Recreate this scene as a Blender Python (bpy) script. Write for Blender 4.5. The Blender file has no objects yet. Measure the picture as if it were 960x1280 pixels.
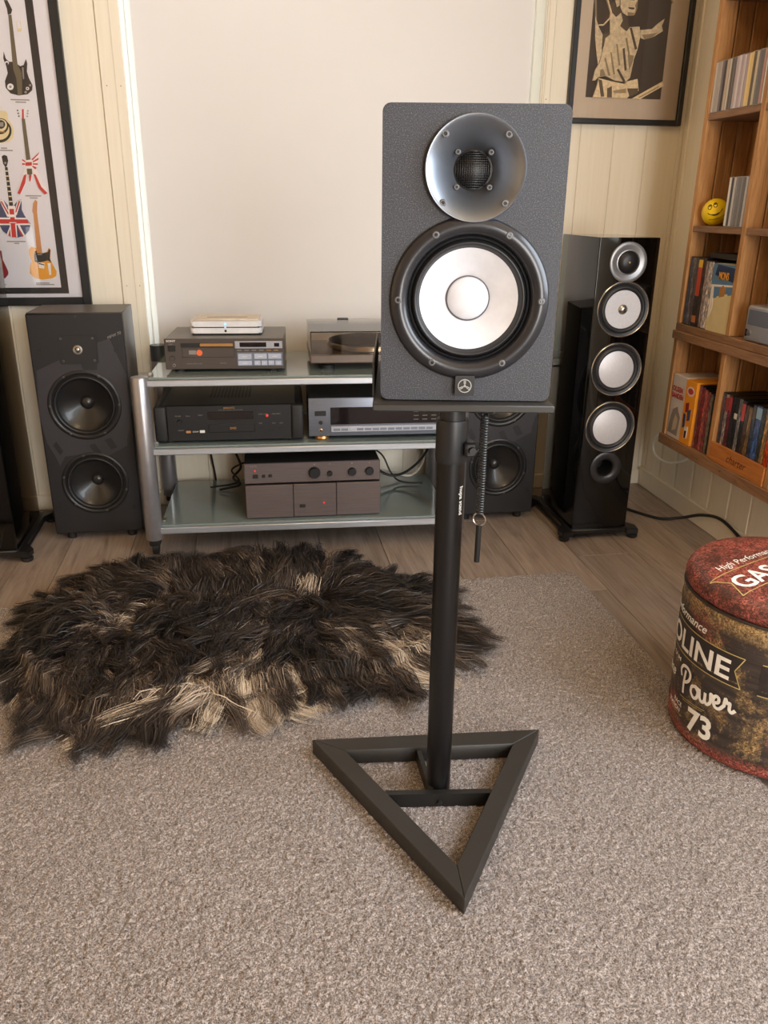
import bpy, bmesh, math, random
import numpy as np
from mathutils import Vector, Matrix

random.seed(7)
rng = np.random.default_rng(7)
S = bpy.context.scene
COL = S.collection
PI = math.pi

# ------------------------------------------------------------------ camera
F = 1010.0                                   # focal length in pixels of the 960 x 1280 frame
CH = 0.96                                    # camera height
PITCH, ROLL, YAW = math.radians(20.798), math.radians(0.577), math.radians(9.423)
fw = np.array([math.sin(YAW)*math.cos(PITCH), math.cos(YAW)*math.cos(PITCH), -math.sin(PITCH)])
r0 = np.array([math.cos(YAW), -math.sin(YAW), 0.0]); u0 = np.cross(r0, fw)
rt = math.cos(ROLL)*r0+math.sin(ROLL)*u0; up = -math.sin(ROLL)*r0+math.cos(ROLL)*u0
cam = bpy.data.objects.new('camera', bpy.data.cameras.new('camera'))
COL.objects.link(cam)
cam.data.sensor_width = 36; cam.data.lens = F*36/1280; cam.data.clip_start = 0.02
m = Matrix.Identity(4)
for i in range(3):
    m[i][0], m[i][1], m[i][2] = rt[i], up[i], -fw[i]
m[2][3] = CH
cam.matrix_world = m
S.camera = cam

# ------------------------------------------------------------------ world, light, exposure
S.view_settings.view_transform = 'Standard'
S.view_settings.look = 'None'
S.view_settings.gamma = 1.0
S.view_settings.use_curve_mapping = False
S.view_settings.exposure = -0.08
W = bpy.data.worlds.new('daylight'); S.world = W; W.use_nodes = True
bg = W.node_tree.nodes['Background']
bg.inputs[0].default_value = (0.92, 0.97, 1.0, 1); bg.inputs[1].default_value = 5.5

def area(name, loc, rot, sx, sy, power, col):
    l = bpy.data.lights.new(name, 'AREA'); l.shape = 'RECTANGLE'; l.size = sx; l.size_y = sy
    l.energy = power; l.color = col
    o = bpy.data.objects.new(name, l); o.location = loc; o.rotation_euler = rot; COL.objects.link(o)
    return o
# daylight through the big window behind the camera, the ceiling lamp, an added warm fill light on the left
area('window_daylight', (0.86, -2.13, 1.05), (PI/2, 0, 0), 1.0, 1.5, 62, (1.0, 0.95, 0.87))
area('side_window_daylight', (1.395, 0.20, 1.45), (0, PI/2, 0), 1.2, 1.35, 40, (0.80, 0.90, 1.0))
area('ceiling_lamp_light', (0.2, 1.2, 2.30), (0, 0, 0), 0.5, 0.5, 7, (1.0, 0.76, 0.46))
area('left_warm_fill', (-1.98, 0.6, 1.35), (0, -PI/2, 0), 1.4, 1.3, 3, (1.0, 0.72, 0.42))  # warm light added in front of the solid left wall, no window there

def wy(x, y, Y):                             # point of the plane Y = const seen at a photo pixel -> (X, Z)
    d = fw+rt*(x-480)/F-up*(y-640)/F
    t = Y/d[1]
    return d[0]*t, CH+d[2]*t

def lin(r, g, b):
    f = lambda v: (v/255/12.92) if v/255 <= 0.04045 else ((v/255+0.055)/1.055)**2.4
    return (f(r), f(g), f(b), 1)

# ------------------------------------------------------------------ materials
def base(name):
    M = bpy.data.materials.new(name); M.use_nodes = True
    nt = M.node_tree; return M, nt, nt.nodes['Principled BSDF']
def N(nt, t, **kw):
    n = nt.nodes.new(t)
    for k, v in kw.items():
        if hasattr(n, k): setattr(n, k, v)
        else: n.inputs[k.replace('_', ' ')].default_value = v
    return n
def L(nt, a, b): nt.links.new(a, b)
def ramp(nt, fac, stops, interp='LINEAR'):
    n = nt.nodes.new('ShaderNodeValToRGB'); n.color_ramp.interpolation = interp
    e = n.color_ramp.elements
    while len(e) < len(stops): e.new(0.5)
    for el, (p, c) in zip(e, stops): el.position = p; el.color = c
    L(nt, fac, n.inputs[0]); return n.outputs[0]
def coords(nt, scale=(1, 1, 1), kind='Object', rnd=False):
    tc = nt.nodes.new('ShaderNodeTexCoord'); mp = nt.nodes.new('ShaderNodeMapping')
    mp.inputs['Scale'].default_value = scale
    L(nt, tc.outputs[kind], mp.inputs[0])
    if rnd:
        oi = nt.nodes.new('ShaderNodeObjectInfo'); mu = N(nt, 'ShaderNodeMath', operation='MULTIPLY'); mu.inputs[1].default_value = 37.0
        cb = nt.nodes.new('ShaderNodeCombineXYZ'); L(nt, oi.outputs['Random'], mu.inputs[0])
        for i in range(3): L(nt, mu.outputs[0], cb.inputs[i])
        L(nt, cb.outputs[0], mp.inputs['Location'])
    return mp.outputs[0]
def noise(nt, vec, scale, detail=4, rough=0.6, dist=0.0):
    n = nt.nodes.new('ShaderNodeTexNoise'); n.inputs['Scale'].default_value = scale
    n.inputs['Detail'].default_value = detail; n.inputs['Roughness'].default_value = rough
    n.inputs['Distortion'].default_value = dist
    if vec is not None: L(nt, vec, n.inputs['Vector'])
    return n.outputs[0]
def bump(nt, h, bs, strength=0.3, dist=0.002):
    b = nt.nodes.new('ShaderNodeBump'); b.inputs['Strength'].default_value = strength; b.inputs['Distance'].default_value = dist
    L(nt, h, b.inputs['Height']); L(nt, b.outputs[0], bs.inputs['Normal'])
def mixc(nt, fac, a, b, blend='MIX'):
    n = nt.nodes.new('ShaderNodeMix'); n.data_type = 'RGBA'; n.blend_type = blend
    for sock, v in ((n.inputs[0], fac), (n.inputs[6], a), (n.inputs[7], b)):
        if hasattr(v, 'is_linked'): L(nt, v, sock)
        else: sock.default_value = v
    return n.outputs[2]

def plain(name, col, rough=0.5, metal=0.0, coat=0.0, var=0.06, emit=None, es=1.0, spec=0.5, nscale=40):
    M, nt, b = base(name)
    b.inputs['Roughness'].default_value = rough; b.inputs['Metallic'].default_value = metal
    b.inputs['Coat Weight'].default_value = coat; b.inputs['Coat Roughness'].default_value = 0.03
    b.inputs['Specular IOR Level'].default_value = spec
    f = noise(nt, coords(nt), nscale, 3)
    lo = tuple(c*(1-var) for c in col[:3])+(1,); hi = tuple(min(1, c*(1+var)) for c in col[:3])+(1,)
    L(nt, ramp(nt, f, [(0.3, lo), (0.7, hi)]), b.inputs['Base Color'])
    if emit: b.inputs['Emission Color'].default_value = emit; b.inputs['Emission Strength'].default_value = es
    return M

def m_plank_floor():
    M, nt, b = base('floor_oak')
    v = coords(nt, (9, 0.9, 9), rnd=True)
    g = noise(nt, v, 3.2, 8, 0.62, 0.9)
    f = noise(nt, coords(nt, (60, 2.2, 60), rnd=True), 3, 4, 0.6, 0.3)
    c1 = ramp(nt, g, [(0.30, lin(100, 86, 77)), (0.45, lin(142, 127, 117)), (0.58, lin(160, 146, 136)), (0.75, lin(128, 113, 103))])
    c2 = mixc(nt, 0.35, c1, ramp(nt, f, [(0.3, lin(108, 94, 84)), (0.7, lin(178, 164, 153))]))
    oi = nt.nodes.new('ShaderNodeObjectInfo')
    t = ramp(nt, oi.outputs['Random'], [(0, (0.82, 0.82, 0.83, 1)), (1, (1.08, 1.06, 1.04, 1))])
    L(nt, mixc(nt, 1.0, c2, t, 'MULTIPLY'), b.inputs['Base Color'])
    b.inputs['Roughness'].default_value = 0.42
    bump(nt, f, b, 0.12, 0.001)
    return M
def m_shelf_wood(name, ca, cb, cc, axis=2):
    M, nt, b = base(name)
    sc = [14, 14, 14]; sc[axis] = 1.3
    v = coords(nt, tuple(sc), rnd=True)
    g = noise(nt, v, 3, 7, 0.6, 1.2)
    sf = [90, 90, 90]; sf[axis] = 6
    f = noise(nt, coords(nt, tuple(sf), rnd=True), 3, 3)
    c = mixc(nt, 0.4, ramp(nt, g, [(0.3, cb), (0.5, ca), (0.72, cc)]), ramp(nt, f, [(0.3, cb), (0.7, cc)]))
    oi = nt.nodes.new('ShaderNodeObjectInfo')
    t = ramp(nt, oi.outputs['Random'], [(0, (0.84, 0.82, 0.80, 1)), (1, (1.1, 1.08, 1.06, 1))])
    L(nt, mixc(nt, 1.0, c, t, 'MULTIPLY'), b.inputs['Base Color'])
    b.inputs['Roughness'].default_value = 0.62
    bump(nt, f, b, 0.25, 0.001)
    return M
def m_carpet():
    M, nt, b = base('carpet_pile')
    v = coords(nt)
    n1 = noise(nt, v, 260, 3, 0.75); n2 = noise(nt, v, 4, 4, 0.6); n3 = noise(nt, v, 520, 2, 0.7)
    c = ramp(nt, n1, [(0.34, lin(78, 70, 67)), (0.5, lin(137, 125, 120)), (0.64, lin(198, 187, 183))])
    c = mixc(nt, 0.35, c, ramp(nt, n3, [(0.38, lin(66, 59, 56)), (0.62, lin(200, 190, 186))]))
    c = mixc(nt, 0.5, c, ramp(nt, n2, [(0.3, (0.86, 0.85, 0.84, 1)), (0.7, (1, 1, 1, 1))]), 'MULTIPLY')
    L(nt, c, b.inputs['Base Color'])
    b.inputs['Roughness'].default_value = 0.95; b.inputs['Specular IOR Level'].default_value = 0.1
    b.inputs['Sheen Weight'].default_value = 0.25; b.inputs['Sheen Roughness'].default_value = 0.5
    bump(nt, n1, b, 0.7, 0.004)
    return M
def m_vinyl():
    M, nt, b = base('speckled_vinyl')
    v = coords(nt)
    n1 = noise(nt, v, 760, 2, 0.6); n2 = noise(nt, v, 900, 2)
    c = ramp(nt, n1, [(0.38, lin(40, 41, 47)), (0.55, lin(55, 56, 63)), (0.70, lin(96, 97, 106))])
    L(nt, c, b.inputs['Base Color'])
    b.inputs['Roughness'].default_value = 0.55
    bump(nt, n2, b, 0.5, 0.0006)
    return M
def m_brushed(name, col, rough=0.32, metal=0.9, axis=0, amp=0.1):
    M, nt, b = base(name)
    sc = [260, 260, 260]; sc[axis] = 4
    f = noise(nt, coords(nt, tuple(sc)), 3, 3)
    lo = tuple(c*(1-amp) for c in col[:3])+(1,); hi = tuple(min(1, c*(1+amp)) for c in col[:3])+(1,)
    L(nt, ramp(nt, f, [(0.3, lo), (0.7, hi)]), b.inputs['Base Color'])
    b.inputs['Roughness'].default_value = rough; b.inputs['Metallic'].default_value = metal
    return M
def m_objcol(name, rough=0.35, coat=0.0, speck=0.0):
    M, nt, b = base(name)
    oi = nt.nodes.new('ShaderNodeObjectInfo')
    c = oi.outputs['Color']
    if speck:
        n1 = noise(nt, coords(nt, (1, 160, 60), rnd=True), 1.0, 3, 0.7)
        k = ramp(nt, n1, [(0.44, (0.35, 0.35, 0.36, 1)), (0.5, (1, 1, 1, 1)), (0.58, (1, 1, 1, 1)), (0.64, (2.6, 2.5, 2.4, 1))])
        c = mixc(nt, speck, c, k, 'MULTIPLY')
    L(nt, c, b.inputs['Base Color'])
    b.inputs['Roughness'].default_value = rough; b.inputs['Coat Weight'].default_value = coat
    return M
def m_pane(name, tint=(1, 1, 1, 1), rough=0.02, ior=1.45, extra=0.0):
    M = bpy.data.materials.new(name); M.use_nodes = True; nt = M.node_tree; nt.nodes.clear()
    o = nt.nodes.new('ShaderNodeOutputMaterial'); mx = nt.nodes.new('ShaderNodeMixShader')
    tr = nt.nodes.new('ShaderNodeBsdfTransparent'); gl = nt.nodes.new('ShaderNodeBsdfGlossy'); fr = nt.nodes.new('ShaderNodeFresnel')
    tr.inputs[0].default_value = tint; gl.inputs['Roughness'].default_value = rough; fr.inputs[0].default_value = ior
    ad = N(nt, 'ShaderNodeMath', operation='ADD'); ad.inputs[1].default_value = extra; ad.use_clamp = True
    L(nt, fr.outputs[0], ad.inputs[0]); L(nt, ad.outputs[0], mx.inputs[0])
    L(nt, tr.outputs[0], mx.inputs[1]); L(nt, gl.outputs[0], mx.inputs[2]); L(nt, mx.outputs[0], o.inputs[0])
    return M
def m_drum(name, red):
    # printed cloth: dark enamel with worn rust, ochre and red patches
    M, nt, b = base(name)
    v = coords(nt)
    n1 = noise(nt, v, 13, 12, 0.80, 0.3); n2 = noise(nt, v, 260, 3, 0.75); n3 = noise(nt, v, 5, 6, 0.65, 0.6)
    st = noise(nt, coords(nt, (3, 3, 40)), 3, 4, 0.6)
    dark = ramp(nt, st, [(0.35, lin(44, 36, 33)), (0.65, lin(70, 60, 54))])
    ochre = ramp(nt, n2, [(0.36, lin(70, 52, 34)), (0.5, lin(150, 118, 76)), (0.66, lin(214, 186, 134))])
    rust = ramp(nt, n2, [(0.38, lin(62, 30, 27)), (0.52, lin(150, 72, 60)), (0.66, lin(214, 130, 112))])
    sx = nt.nodes.new('ShaderNodeSeparateXYZ'); tc = nt.nodes.new('ShaderNodeTexCoord'); L(nt, tc.outputs['Object'], sx.inputs[0])
    f1 = ramp(nt, n1, [(0.52, (0, 0, 0, 1)), (0.63, (1, 1, 1, 1))])
    c = mixc(nt, f1, dark, ochre)
    f2 = ramp(nt, n3, [(0.56, (0, 0, 0, 1)), (0.64, (1, 1, 1, 1))])
    c = mixc(nt, f2, c, rust)
    if red:
        f3 = ramp(nt, n1, [(0.42, (0, 0, 0, 1)), (0.56, (1, 1, 1, 1))])
        c = mixc(nt, f3, ramp(nt, n2, [(0.35, lin(46, 28, 25)), (0.65, lin(96, 54, 46))]), rust)
    else:
        # red print along the bottom hem, ochre under the lid
        z1 = ramp(nt, sx.outputs[2], [(0.012, (1, 1, 1, 1)), (0.034, (0, 0, 0, 1))])
        c = mixc(nt, z1, c, rust)
        z2 = ramp(nt, sx.outputs[2], [(0.255, (0, 0, 0, 1)), (0.275, (0.85, 0.85, 0.85, 1))])
        mm = N(nt, 'ShaderNodeMath', operation='MULTIPLY'); L(nt, z2, mm.inputs[0])
        L(nt, ramp(nt, n1, [(0.40, (0, 0, 0, 1)), (0.5, (1, 1, 1, 1))]), mm.inputs[1])
        c = mixc(nt, mm.outputs[0], c, ochre)
    L(nt, c, b.inputs['Base Color'])
    b.inputs['Roughness'].default_value = 0.5
    bump(nt, n2, b, 0.15, 0.001)
    return M
def m_fur():
    M, nt, b = base('sheepskin_wool')
    a = nt.nodes.new('ShaderNodeAttribute'); a.attribute_name = 'Col'
    L(nt, a.outputs['Color'], b.inputs['Base Color'])
    b.inputs['Roughness'].default_value = 0.42; b.inputs['Specular IOR Level'].default_value = 0.5
    return M
def m_perf():
    M, nt, b = base('perforated_rail')
    ck = nt.nodes.new('ShaderNodeTexVoronoi'); ck.inputs['Scale'].default_value = 1.0; ck.inputs['Randomness'].default_value = 0.0
    L(nt, coords(nt, (190, 190, 190)), ck.inputs['Vector'])
    L(nt, ramp(nt, ck.outputs[0], [(0.25, lin(190, 182, 160)), (0.4, lin(246, 243, 234))]), b.inputs['Base Color'])
    b.inputs['Roughness'].default_value = 0.5
    tr = nt.nodes.new('ShaderNodeBsdfTranslucent'); tr.inputs[0].default_value = (0.9, 0.9, 0.84, 1)
    mx = nt.nodes.new('ShaderNodeMixShader'); mx.inputs[0].default_value = 0.55
    out = [n for n in nt.nodes if n.type == 'OUTPUT_MATERIAL'][0]
    L(nt, b.outputs[0], mx.inputs[1]); L(nt, tr.outputs[0], mx.inputs[2]); L(nt, mx.outputs[0], out.inputs[0])
    return M
def m_wall():
    M, nt, b = base('painted_panel')
    n1 = noise(nt, coords(nt, (30, 30, 1.2), rnd=True), 3, 4)
    L(nt, ramp(nt, n1, [(0.3, lin(226, 217, 199)), (0.7, lin(232, 224, 208))]), b.inputs['Base Color'])
    b.inputs['Roughness'].default_value = 0.5
    bump(nt, n1, b, 0.05, 0.001)
    return M

MAT = {}
def mk():
    g = MAT
    g['floor'] = m_plank_floor()
    g['sub'] = plain('subfloor', lin(70, 58, 50), 0.9)
    g['wall'] = m_wall()
    g['wallback'] = plain('panel_joint', lin(214, 206, 190), 0.8)
    g['ceil'] = plain('ceiling_paint', lin(222, 190, 142), 0.7, var=0.04)
    g['roomwall'] = plain('room_paint', lin(200, 172, 136), 0.8, var=0.02)
    g['white'] = plain('white_paint', lin(240, 238, 230), 0.4, var=0.02)
    g['blind'] = plain('blind_cloth', lin(222, 220, 220), 0.85, var=0.015, nscale=3)
    g['perf'] = m_perf()
    g['glass'] = m_pane('window_glass')
    g['picglass'] = m_pane('picture_glass', ior=1.4)
    g['lid'] = m_pane('smoked_lid', (0.86, 0.83, 0.79, 1), 0.03, 1.45, 0.05)
    g['carpet'] = m_carpet()
    g['vinyl'] = m_vinyl()
    g['matte'] = plain('matte_black', lin(26, 25, 26), 0.6)
    g['satin'] = plain('satin_black', lin(22, 22, 24), 0.38)
    g['stand'] = plain('stand_black', lin(24, 23, 22), 0.42)
    g['standtop'] = plain('stand_powder', lin(44, 41, 38), 0.5, nscale=300)
    g['pole'] = plain('pole_black', lin(12, 11, 12), 0.34)
    g['gloss'] = plain('piano_black', lin(5, 5, 5), 0.05, coat=0.0, var=0.0)
    g['horn'] = plain('horn_satin', lin(128, 133, 142), 0.36, 0.85, var=0.02)
    g['ring'] = plain('ring_satin', lin(44, 44, 48), 0.30, 0.35, coat=0.2)
    g['rubber'] = plain('rubber', lin(30, 30, 33), 0.42)
    g['hscone'] = plain('white_cone', lin(214, 214, 221), 0.5, var=0.05, nscale=60)
    g['seam'] = plain('cone_seam', lin(84, 84, 92), 0.6)
    g['mesh'] = plain('grille_wire', lin(30, 29, 31), 0.4, 0.3)
    g['lightring'] = plain('grey_ring', lin(132, 131, 133), 0.34, 0.6)
    g['screwgrey'] = plain('screw_rim', lin(98, 97, 99), 0.45, 0.6)
    g['steel'] = plain('steel', lin(188, 186, 182), 0.28, 1.0)
    g['darksteel'] = plain('dark_steel', lin(70, 70, 74), 0.35, 0.8)
    g['alu'] = m_brushed('aluminium', lin(196, 200, 208), 0.36, 0.75)
    g['tube'] = plain('silver_tube', lin(158, 156, 160), 0.34, 0.7)
    g['tubecap'] = plain('grey_cap', lin(60, 66, 72), 0.4)
    g['shelfglass'] = plain('smoked_shelf_glass', lin(116, 128, 128), 0.10, coat=0.5, var=0.02)
    g['cone'] = plain('black_cone', lin(30, 29, 30), 0.34, coat=0.15)
    g['baffle'] = plain('baffle_black', lin(23, 22, 25), 0.5)
    g['gpanel'] = plain('baffle_print', lin(50, 49, 54), 0.36)
    g['cabinet'] = m_brushed('ash_black', lin(78, 74, 72), 0.42, 0.0, 2, 0.25)
    g['tcone'] = plain('silver_cone', lin(196, 194, 199), 0.42, 0.25, nscale=200)
    g['chrome'] = plain('bright_ring', lin(186, 184, 182), 0.25, 0.9)
    g['bronze'] = m_brushed('dark_champagne', lin(104, 92, 91), 0.42, 0.45, 0, 0.18)
    g['sonyface'] = m_brushed('grey_brown_face', lin(78, 70, 66), 0.42, 0.3, 0, 0.08)
    g['sonytop'] = plain('grey_lid', lin(112, 108, 104), 0.42, 0.3)
    g['silver'] = m_brushed('silver_panel', lin(170, 172, 182), 0.4, 0.5)
    g['bluegrey'] = m_brushed('blue_grey_panel', lin(122, 128, 142), 0.38, 0.55)
    g['button'] = plain('pale_button', lin(176, 184, 204), 0.4, 0.2)
    g['gold'] = plain('brass', lin(196, 150, 96), 0.3, 0.8)
    g['display'] = plain('display', lin(18, 9, 12), 0.12, coat=0.6, var=0.0)
    g['digits'] = plain('lit_digits', lin(190, 190, 170), 0.5, emit=lin(235, 230, 205), es=0.9)
    g['led'] = plain('red_led', lin(180, 40, 40), 0.4, emit=lin(255, 70, 60), es=0.4)
    g['bled'] = plain('blue_led', lin(140, 200, 255), 0.4, emit=lin(150, 215, 255), es=1.0)
    g['print'] = plain('white_print', lin(214, 212, 206), 0.5)
    g['greyprint'] = plain('grey_print', lin(128, 124, 120), 0.5)
    g['whitebox'] = plain('white_plastic', lin(216, 217, 222), 0.35)
    g['cream'] = plain('cream_plastic', lin(206, 196, 182), 0.45)
    g['plinth'] = plain('turntable_plinth', lin(104, 90, 82), 0.4)
    g['platter'] = plain('platter', lin(206, 190, 168), 0.25, 0.9)
    g['wood'] = m_shelf_wood('shelf_board_wood', lin(176, 128, 80), lin(136, 92, 54), lin(206, 160, 106), 2)
    g['woody'] = m_shelf_wood('shelf_front_wood', lin(140, 104, 76), lin(106, 76, 54), lin(168, 130, 98), 1)
    g['crate'] = m_shelf_wood('crate_wood', lin(190, 118, 54), lin(160, 94, 40), lin(210, 140, 72), 1)
    g['burn'] = plain('burnt_ink', lin(84, 40, 22), 0.8)
    g['spine'] = m_objcol('printed_spine', 0.4, 0.2, 0.0)
    g['spinetext'] = m_objcol('printed_sleeve', 0.3, 0.4, 0.85)
    g['clear'] = plain('jewel_case', lin(150, 148, 150), 0.2, coat=0.5)
    g['yellow'] = plain('yellow_foam', lin(246, 208, 18), 0.45)
    g['ink'] = plain('black_ink', lin(22, 20, 20), 0.5)
    g['drum'] = m_drum('drum_print', False)
    g['drumtop'] = m_drum('drum_lid_print', True)
    g['drumink'] = plain('drum_dark_band', lin(48, 40, 37), 0.5, var=0.25, nscale=60)
    g['drumwhite'] = plain('drum_lettering', lin(246, 242, 234), 0.5, var=0.06, nscale=120)
    g['drumgold'] = plain('drum_outline', lin(196, 176, 112), 0.5, var=0.2, nscale=60)
    g['fur'] = m_fur()
    g['hide'] = plain('hide', lin(92, 76, 62), 0.9)
    g['frame'] = plain('frame_black', lin(24, 25, 28), 0.4)
    g['paper'] = plain('poster_paper', lin(226, 220, 224), 0.6, var=0.01)
    g['mat'] = plain('picture_mount', lin(206, 186, 164), 0.75, var=0.01)
    g['line'] = plain('poster_band', lin(40, 34, 33), 0.6)
    g['photo'] = plain('sepia_dark', lin(70, 56, 44), 0.6, var=0.05)
    g['p_cream'] = plain('sepia_light', lin(214, 192, 156), 0.6, var=0.22, nscale=110)
    g['p_mid'] = plain('sepia_mid', lin(150, 128, 98), 0.6, var=0.08, nscale=60)
    g['p_dark'] = plain('sepia_shadow', lin(88, 72, 56), 0.6)
    for n, c in dict(red=(196, 60, 56), blue=(72, 78, 110), pwhite=(238, 230, 226), pblack=(44, 38, 34), amber=(232, 160, 46), maple=(206, 142, 88),
                     olive=(104, 92, 70), creamp=(226, 208, 164), darkred=(140, 34, 40), tan=(176, 124, 70), pgrey=(150, 140, 134), orange=(240, 156, 40),
                     boxwhite=(222, 212, 210), letterred=(178, 40, 44), skyblue=(96, 134, 172), navy=(42, 58, 96), moongold=(232, 160, 40), sand=(222, 206, 160),
                     discorange=(226, 106, 58)).items():
        g[n] = plain('print_'+n, lin(*c), 0.5, var=0.04)
    g['cable'] = plain('black_cable', lin(22, 22, 24), 0.5)
    g['wcable'] = plain('white_cable', lin(248, 247, 245), 0.4)
mk()

# ------------------------------------------------------------------ mesh helpers
def bx(bm, x0, x1, y0, y1, z0, z1, bev=0.0, seg=1):
    vs = [bm.verts.new((x, y, z)) for z in (z0, z1) for y in (y0, y1) for x in (x0, x1)]
    fs = [(0, 2, 3, 1), (4, 5, 7, 6), (0, 1, 5, 4), (2, 6, 7, 3), (0, 4, 6, 2), (1, 3, 7, 5)]
    ff = [bm.faces.new([vs[i] for i in f]) for f in fs]
    if bev > 0:
        es = list({e for f in ff for e in f.edges})
        bmesh.ops.bevel(bm, geom=es, offset=bev, segments=seg, affect='EDGES', profile=0.5)
def tri_(bm):
    bm.normal_update(); bmesh.ops.triangulate(bm, faces=bm.faces[:], ngon_method='EAR_CLIP')
def frame_of(p0, p1):
    a = Vector(p0); d = Vector(p1)-a; ln = d.length
    q = Vector((0, 0, 1)).rotation_difference(d.normalized()) if ln > 1e-9 else None
    return a, q, ln
def cyl(bm, p0, p1, r0, r1=None, n=20):
    r1 = r0 if r1 is None else r1
    a, q, ln = frame_of(p0, p1)
    A = []; B = []
    for i in range(n):
        t = 2*PI*i/n
        A.append(bm.verts.new(a+q @ Vector((r0*math.cos(t), r0*math.sin(t), 0))))
        B.append(bm.verts.new(a+q @ Vector((r1*math.cos(t), r1*math.sin(t), ln))))
    for i in range(n):
        j = (i+1) % n; bm.faces.new((A[i], A[j], B[j], B[i]))
    bm.faces.new(A[::-1]); bm.faces.new(B)
def lathe(bm, prof, M=None, n=48):
    # prof: list of (radius, height along local z)
    M = M or Matrix.Identity(4)
    rings = []
    for r, h in prof:
        if r < 1e-6: rings.append([bm.verts.new(M @ Vector((0, 0, h)))])
        else: rings.append([bm.verts.new(M @ Vector((r*math.cos(2*PI*i/n), r*math.sin(2*PI*i/n), h))) for i in range(n)])
    for A, B in zip(rings, rings[1:]):
        for i in range(n):
            j = (i+1) % n
            if len(A) == 1 and len(B) == 1: continue
            if len(A) == 1: bm.faces.new((A[0], B[i], B[j]))
            elif len(B) == 1: bm.faces.new((A[i], A[j], B[0]))
            else: bm.faces.new((A[i], A[j], B[j], B[i]))
def tube(bm, pts, r, n=8, rend=None):
    P = [Vector(p) for p in pts]; rings = []
    nrm = None
    for k, p in enumerate(P):
        d = (P[min(k+1, len(P)-1)]-P[max(k-1, 0)]).normalized()
        if nrm is None:
            nrm = d.orthogonal().normalized()
        else:
            nrm = (nrm-d*nrm.dot(d)).normalized()
        b = d.cross(nrm)
        rr = r if rend is None else r+(rend-r)*k/(len(P)-1)
        rings.append([bm.verts.new(p+rr*(math.cos(2*PI*i/n)*nrm+math.sin(2*PI*i/n)*b)) for i in range(n)])
    for A, B in zip(rings, rings[1:]):
        for i in range(n):
            j = (i+1) % n; bm.faces.new((A[i], A[j], B[j], B[i]))
    bm.faces.new(rings[0][::-1]); bm.faces.new(rings[-1])
def spline(pts, k=8):
    P = [Vector(p) for p in pts]; P = [2*P[0]-P[1]]+P+[2*P[-1]-P[-2]]; out = []
    for i in range(1, len(P)-2):
        for s in range(k):
            t = s/k; a, b, c, d = P[i-1:i+3]
            out.append(0.5*((2*b)+(c-a)*t+(2*a-5*b+4*c-d)*t*t+(3*b-a-3*c+d)*t**3))
    out.append(P[-2]); return out
def prism(bm, poly, M, h):
    # poly in local xy, extruded along local z by h
    A = [bm.verts.new(M @ Vector((x, y, 0))) for x, y in poly]
    B = [bm.verts.new(M @ Vector((x, y, h))) for x, y in poly]
    n = len(poly)
    bm.faces.new(A[::-1]); bm.faces.new(B)
    for i in range(n):
        j = (i+1) % n; bm.faces.new((A[i], A[j], B[j], B[i]))
def link(o, parent=None, label=None, cat=None, group=None, kind=None):
    COL.objects.link(o)
    if parent is not None: o.parent = parent
    if label: o['label'] = label
    if cat: o['category'] = cat
    if group: o['group'] = group
    if kind: o['kind'] = kind
    return o
def build(name, bm, mat, parent=None, label=None, cat=None, group=None, kind=None, loc=None, rotz=0.0, smooth=True, ang=38, tri=False):
    bmesh.ops.recalc_face_normals(bm, faces=bm.faces[:])
    if tri: tri_(bm)
    me = bpy.data.meshes.new(name); bm.to_mesh(me); bm.free()
    if smooth:
        me.shade_smooth(); me.set_sharp_from_angle(angle=math.radians(ang))
    for mm in (mat if isinstance(mat, (list, tuple)) else [mat]): me.materials.append(MAT[mm])
    o = bpy.data.objects.new(name, me)
    if loc is not None: o.location = loc
    o.rotation_euler[2] = rotz
    return link(o, parent, label, cat, group, kind)
def thing(name, label, cat, loc=(0, 0, 0), rotz=0.0, group=None, rot=None):
    o = bpy.data.objects.new(name, None); o.empty_display_size = 0.05
    o.location = loc; o.rotation_euler = rot or (0, 0, rotz)
    return link(o, None, label, cat, group)
def copy_tree(o, parent=None, loc=None):
    c = o.copy(); COL.objects.link(c); c.parent = parent
    if loc is not None: c.location = loc
    for ch in o.children: copy_tree(ch, c)
    return c
def share(name, me, parent, loc, rot=(0, 0, 0), scale=None):
    o = bpy.data.objects.new(name, me); o.location = loc; o.rotation_euler = rot
    if scale: o.scale = scale
    return link(o, parent)
def one(fn, *a, **k):
    bm = bmesh.new(); fn(bm, *a, **k); return bm
FRONT = Matrix.Rotation(PI/2, 4, 'X')       # local z -> world -y (towards the viewer), local y -> world z
def T(x, y, z): return Matrix.Translation((x, y, z))
def flat(polys, name, parent, Y, thick=0.0006, **kw):
    # flat print: layers of (poly [(X,Z)..], material) lying on the plane Y, each a little prouder
    bm = bmesh.new(); mats = []; idx = {}
    for k, (poly, mt) in enumerate(polys):
        if mt not in idx: idx[mt] = len(mats); mats.append(mt)
        n0 = len(bm.faces)
        A = [bm.verts.new((x, Y-thick-0.00025*k, z)) for x, z in poly]
        B = [bm.verts.new((x, Y, z)) for x, z in poly]
        n = len(poly); fs = [bm.faces.new(A)]
        for i in range(n):
            j = (i+1) % n; fs.append(bm.faces.new((A[i], B[i], B[j], A[j])))
        for f in fs: f.material_index = idx[mt]
    tri_(bm)
    return build(name, bm, mats, parent, smooth=False, **kw)
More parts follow.
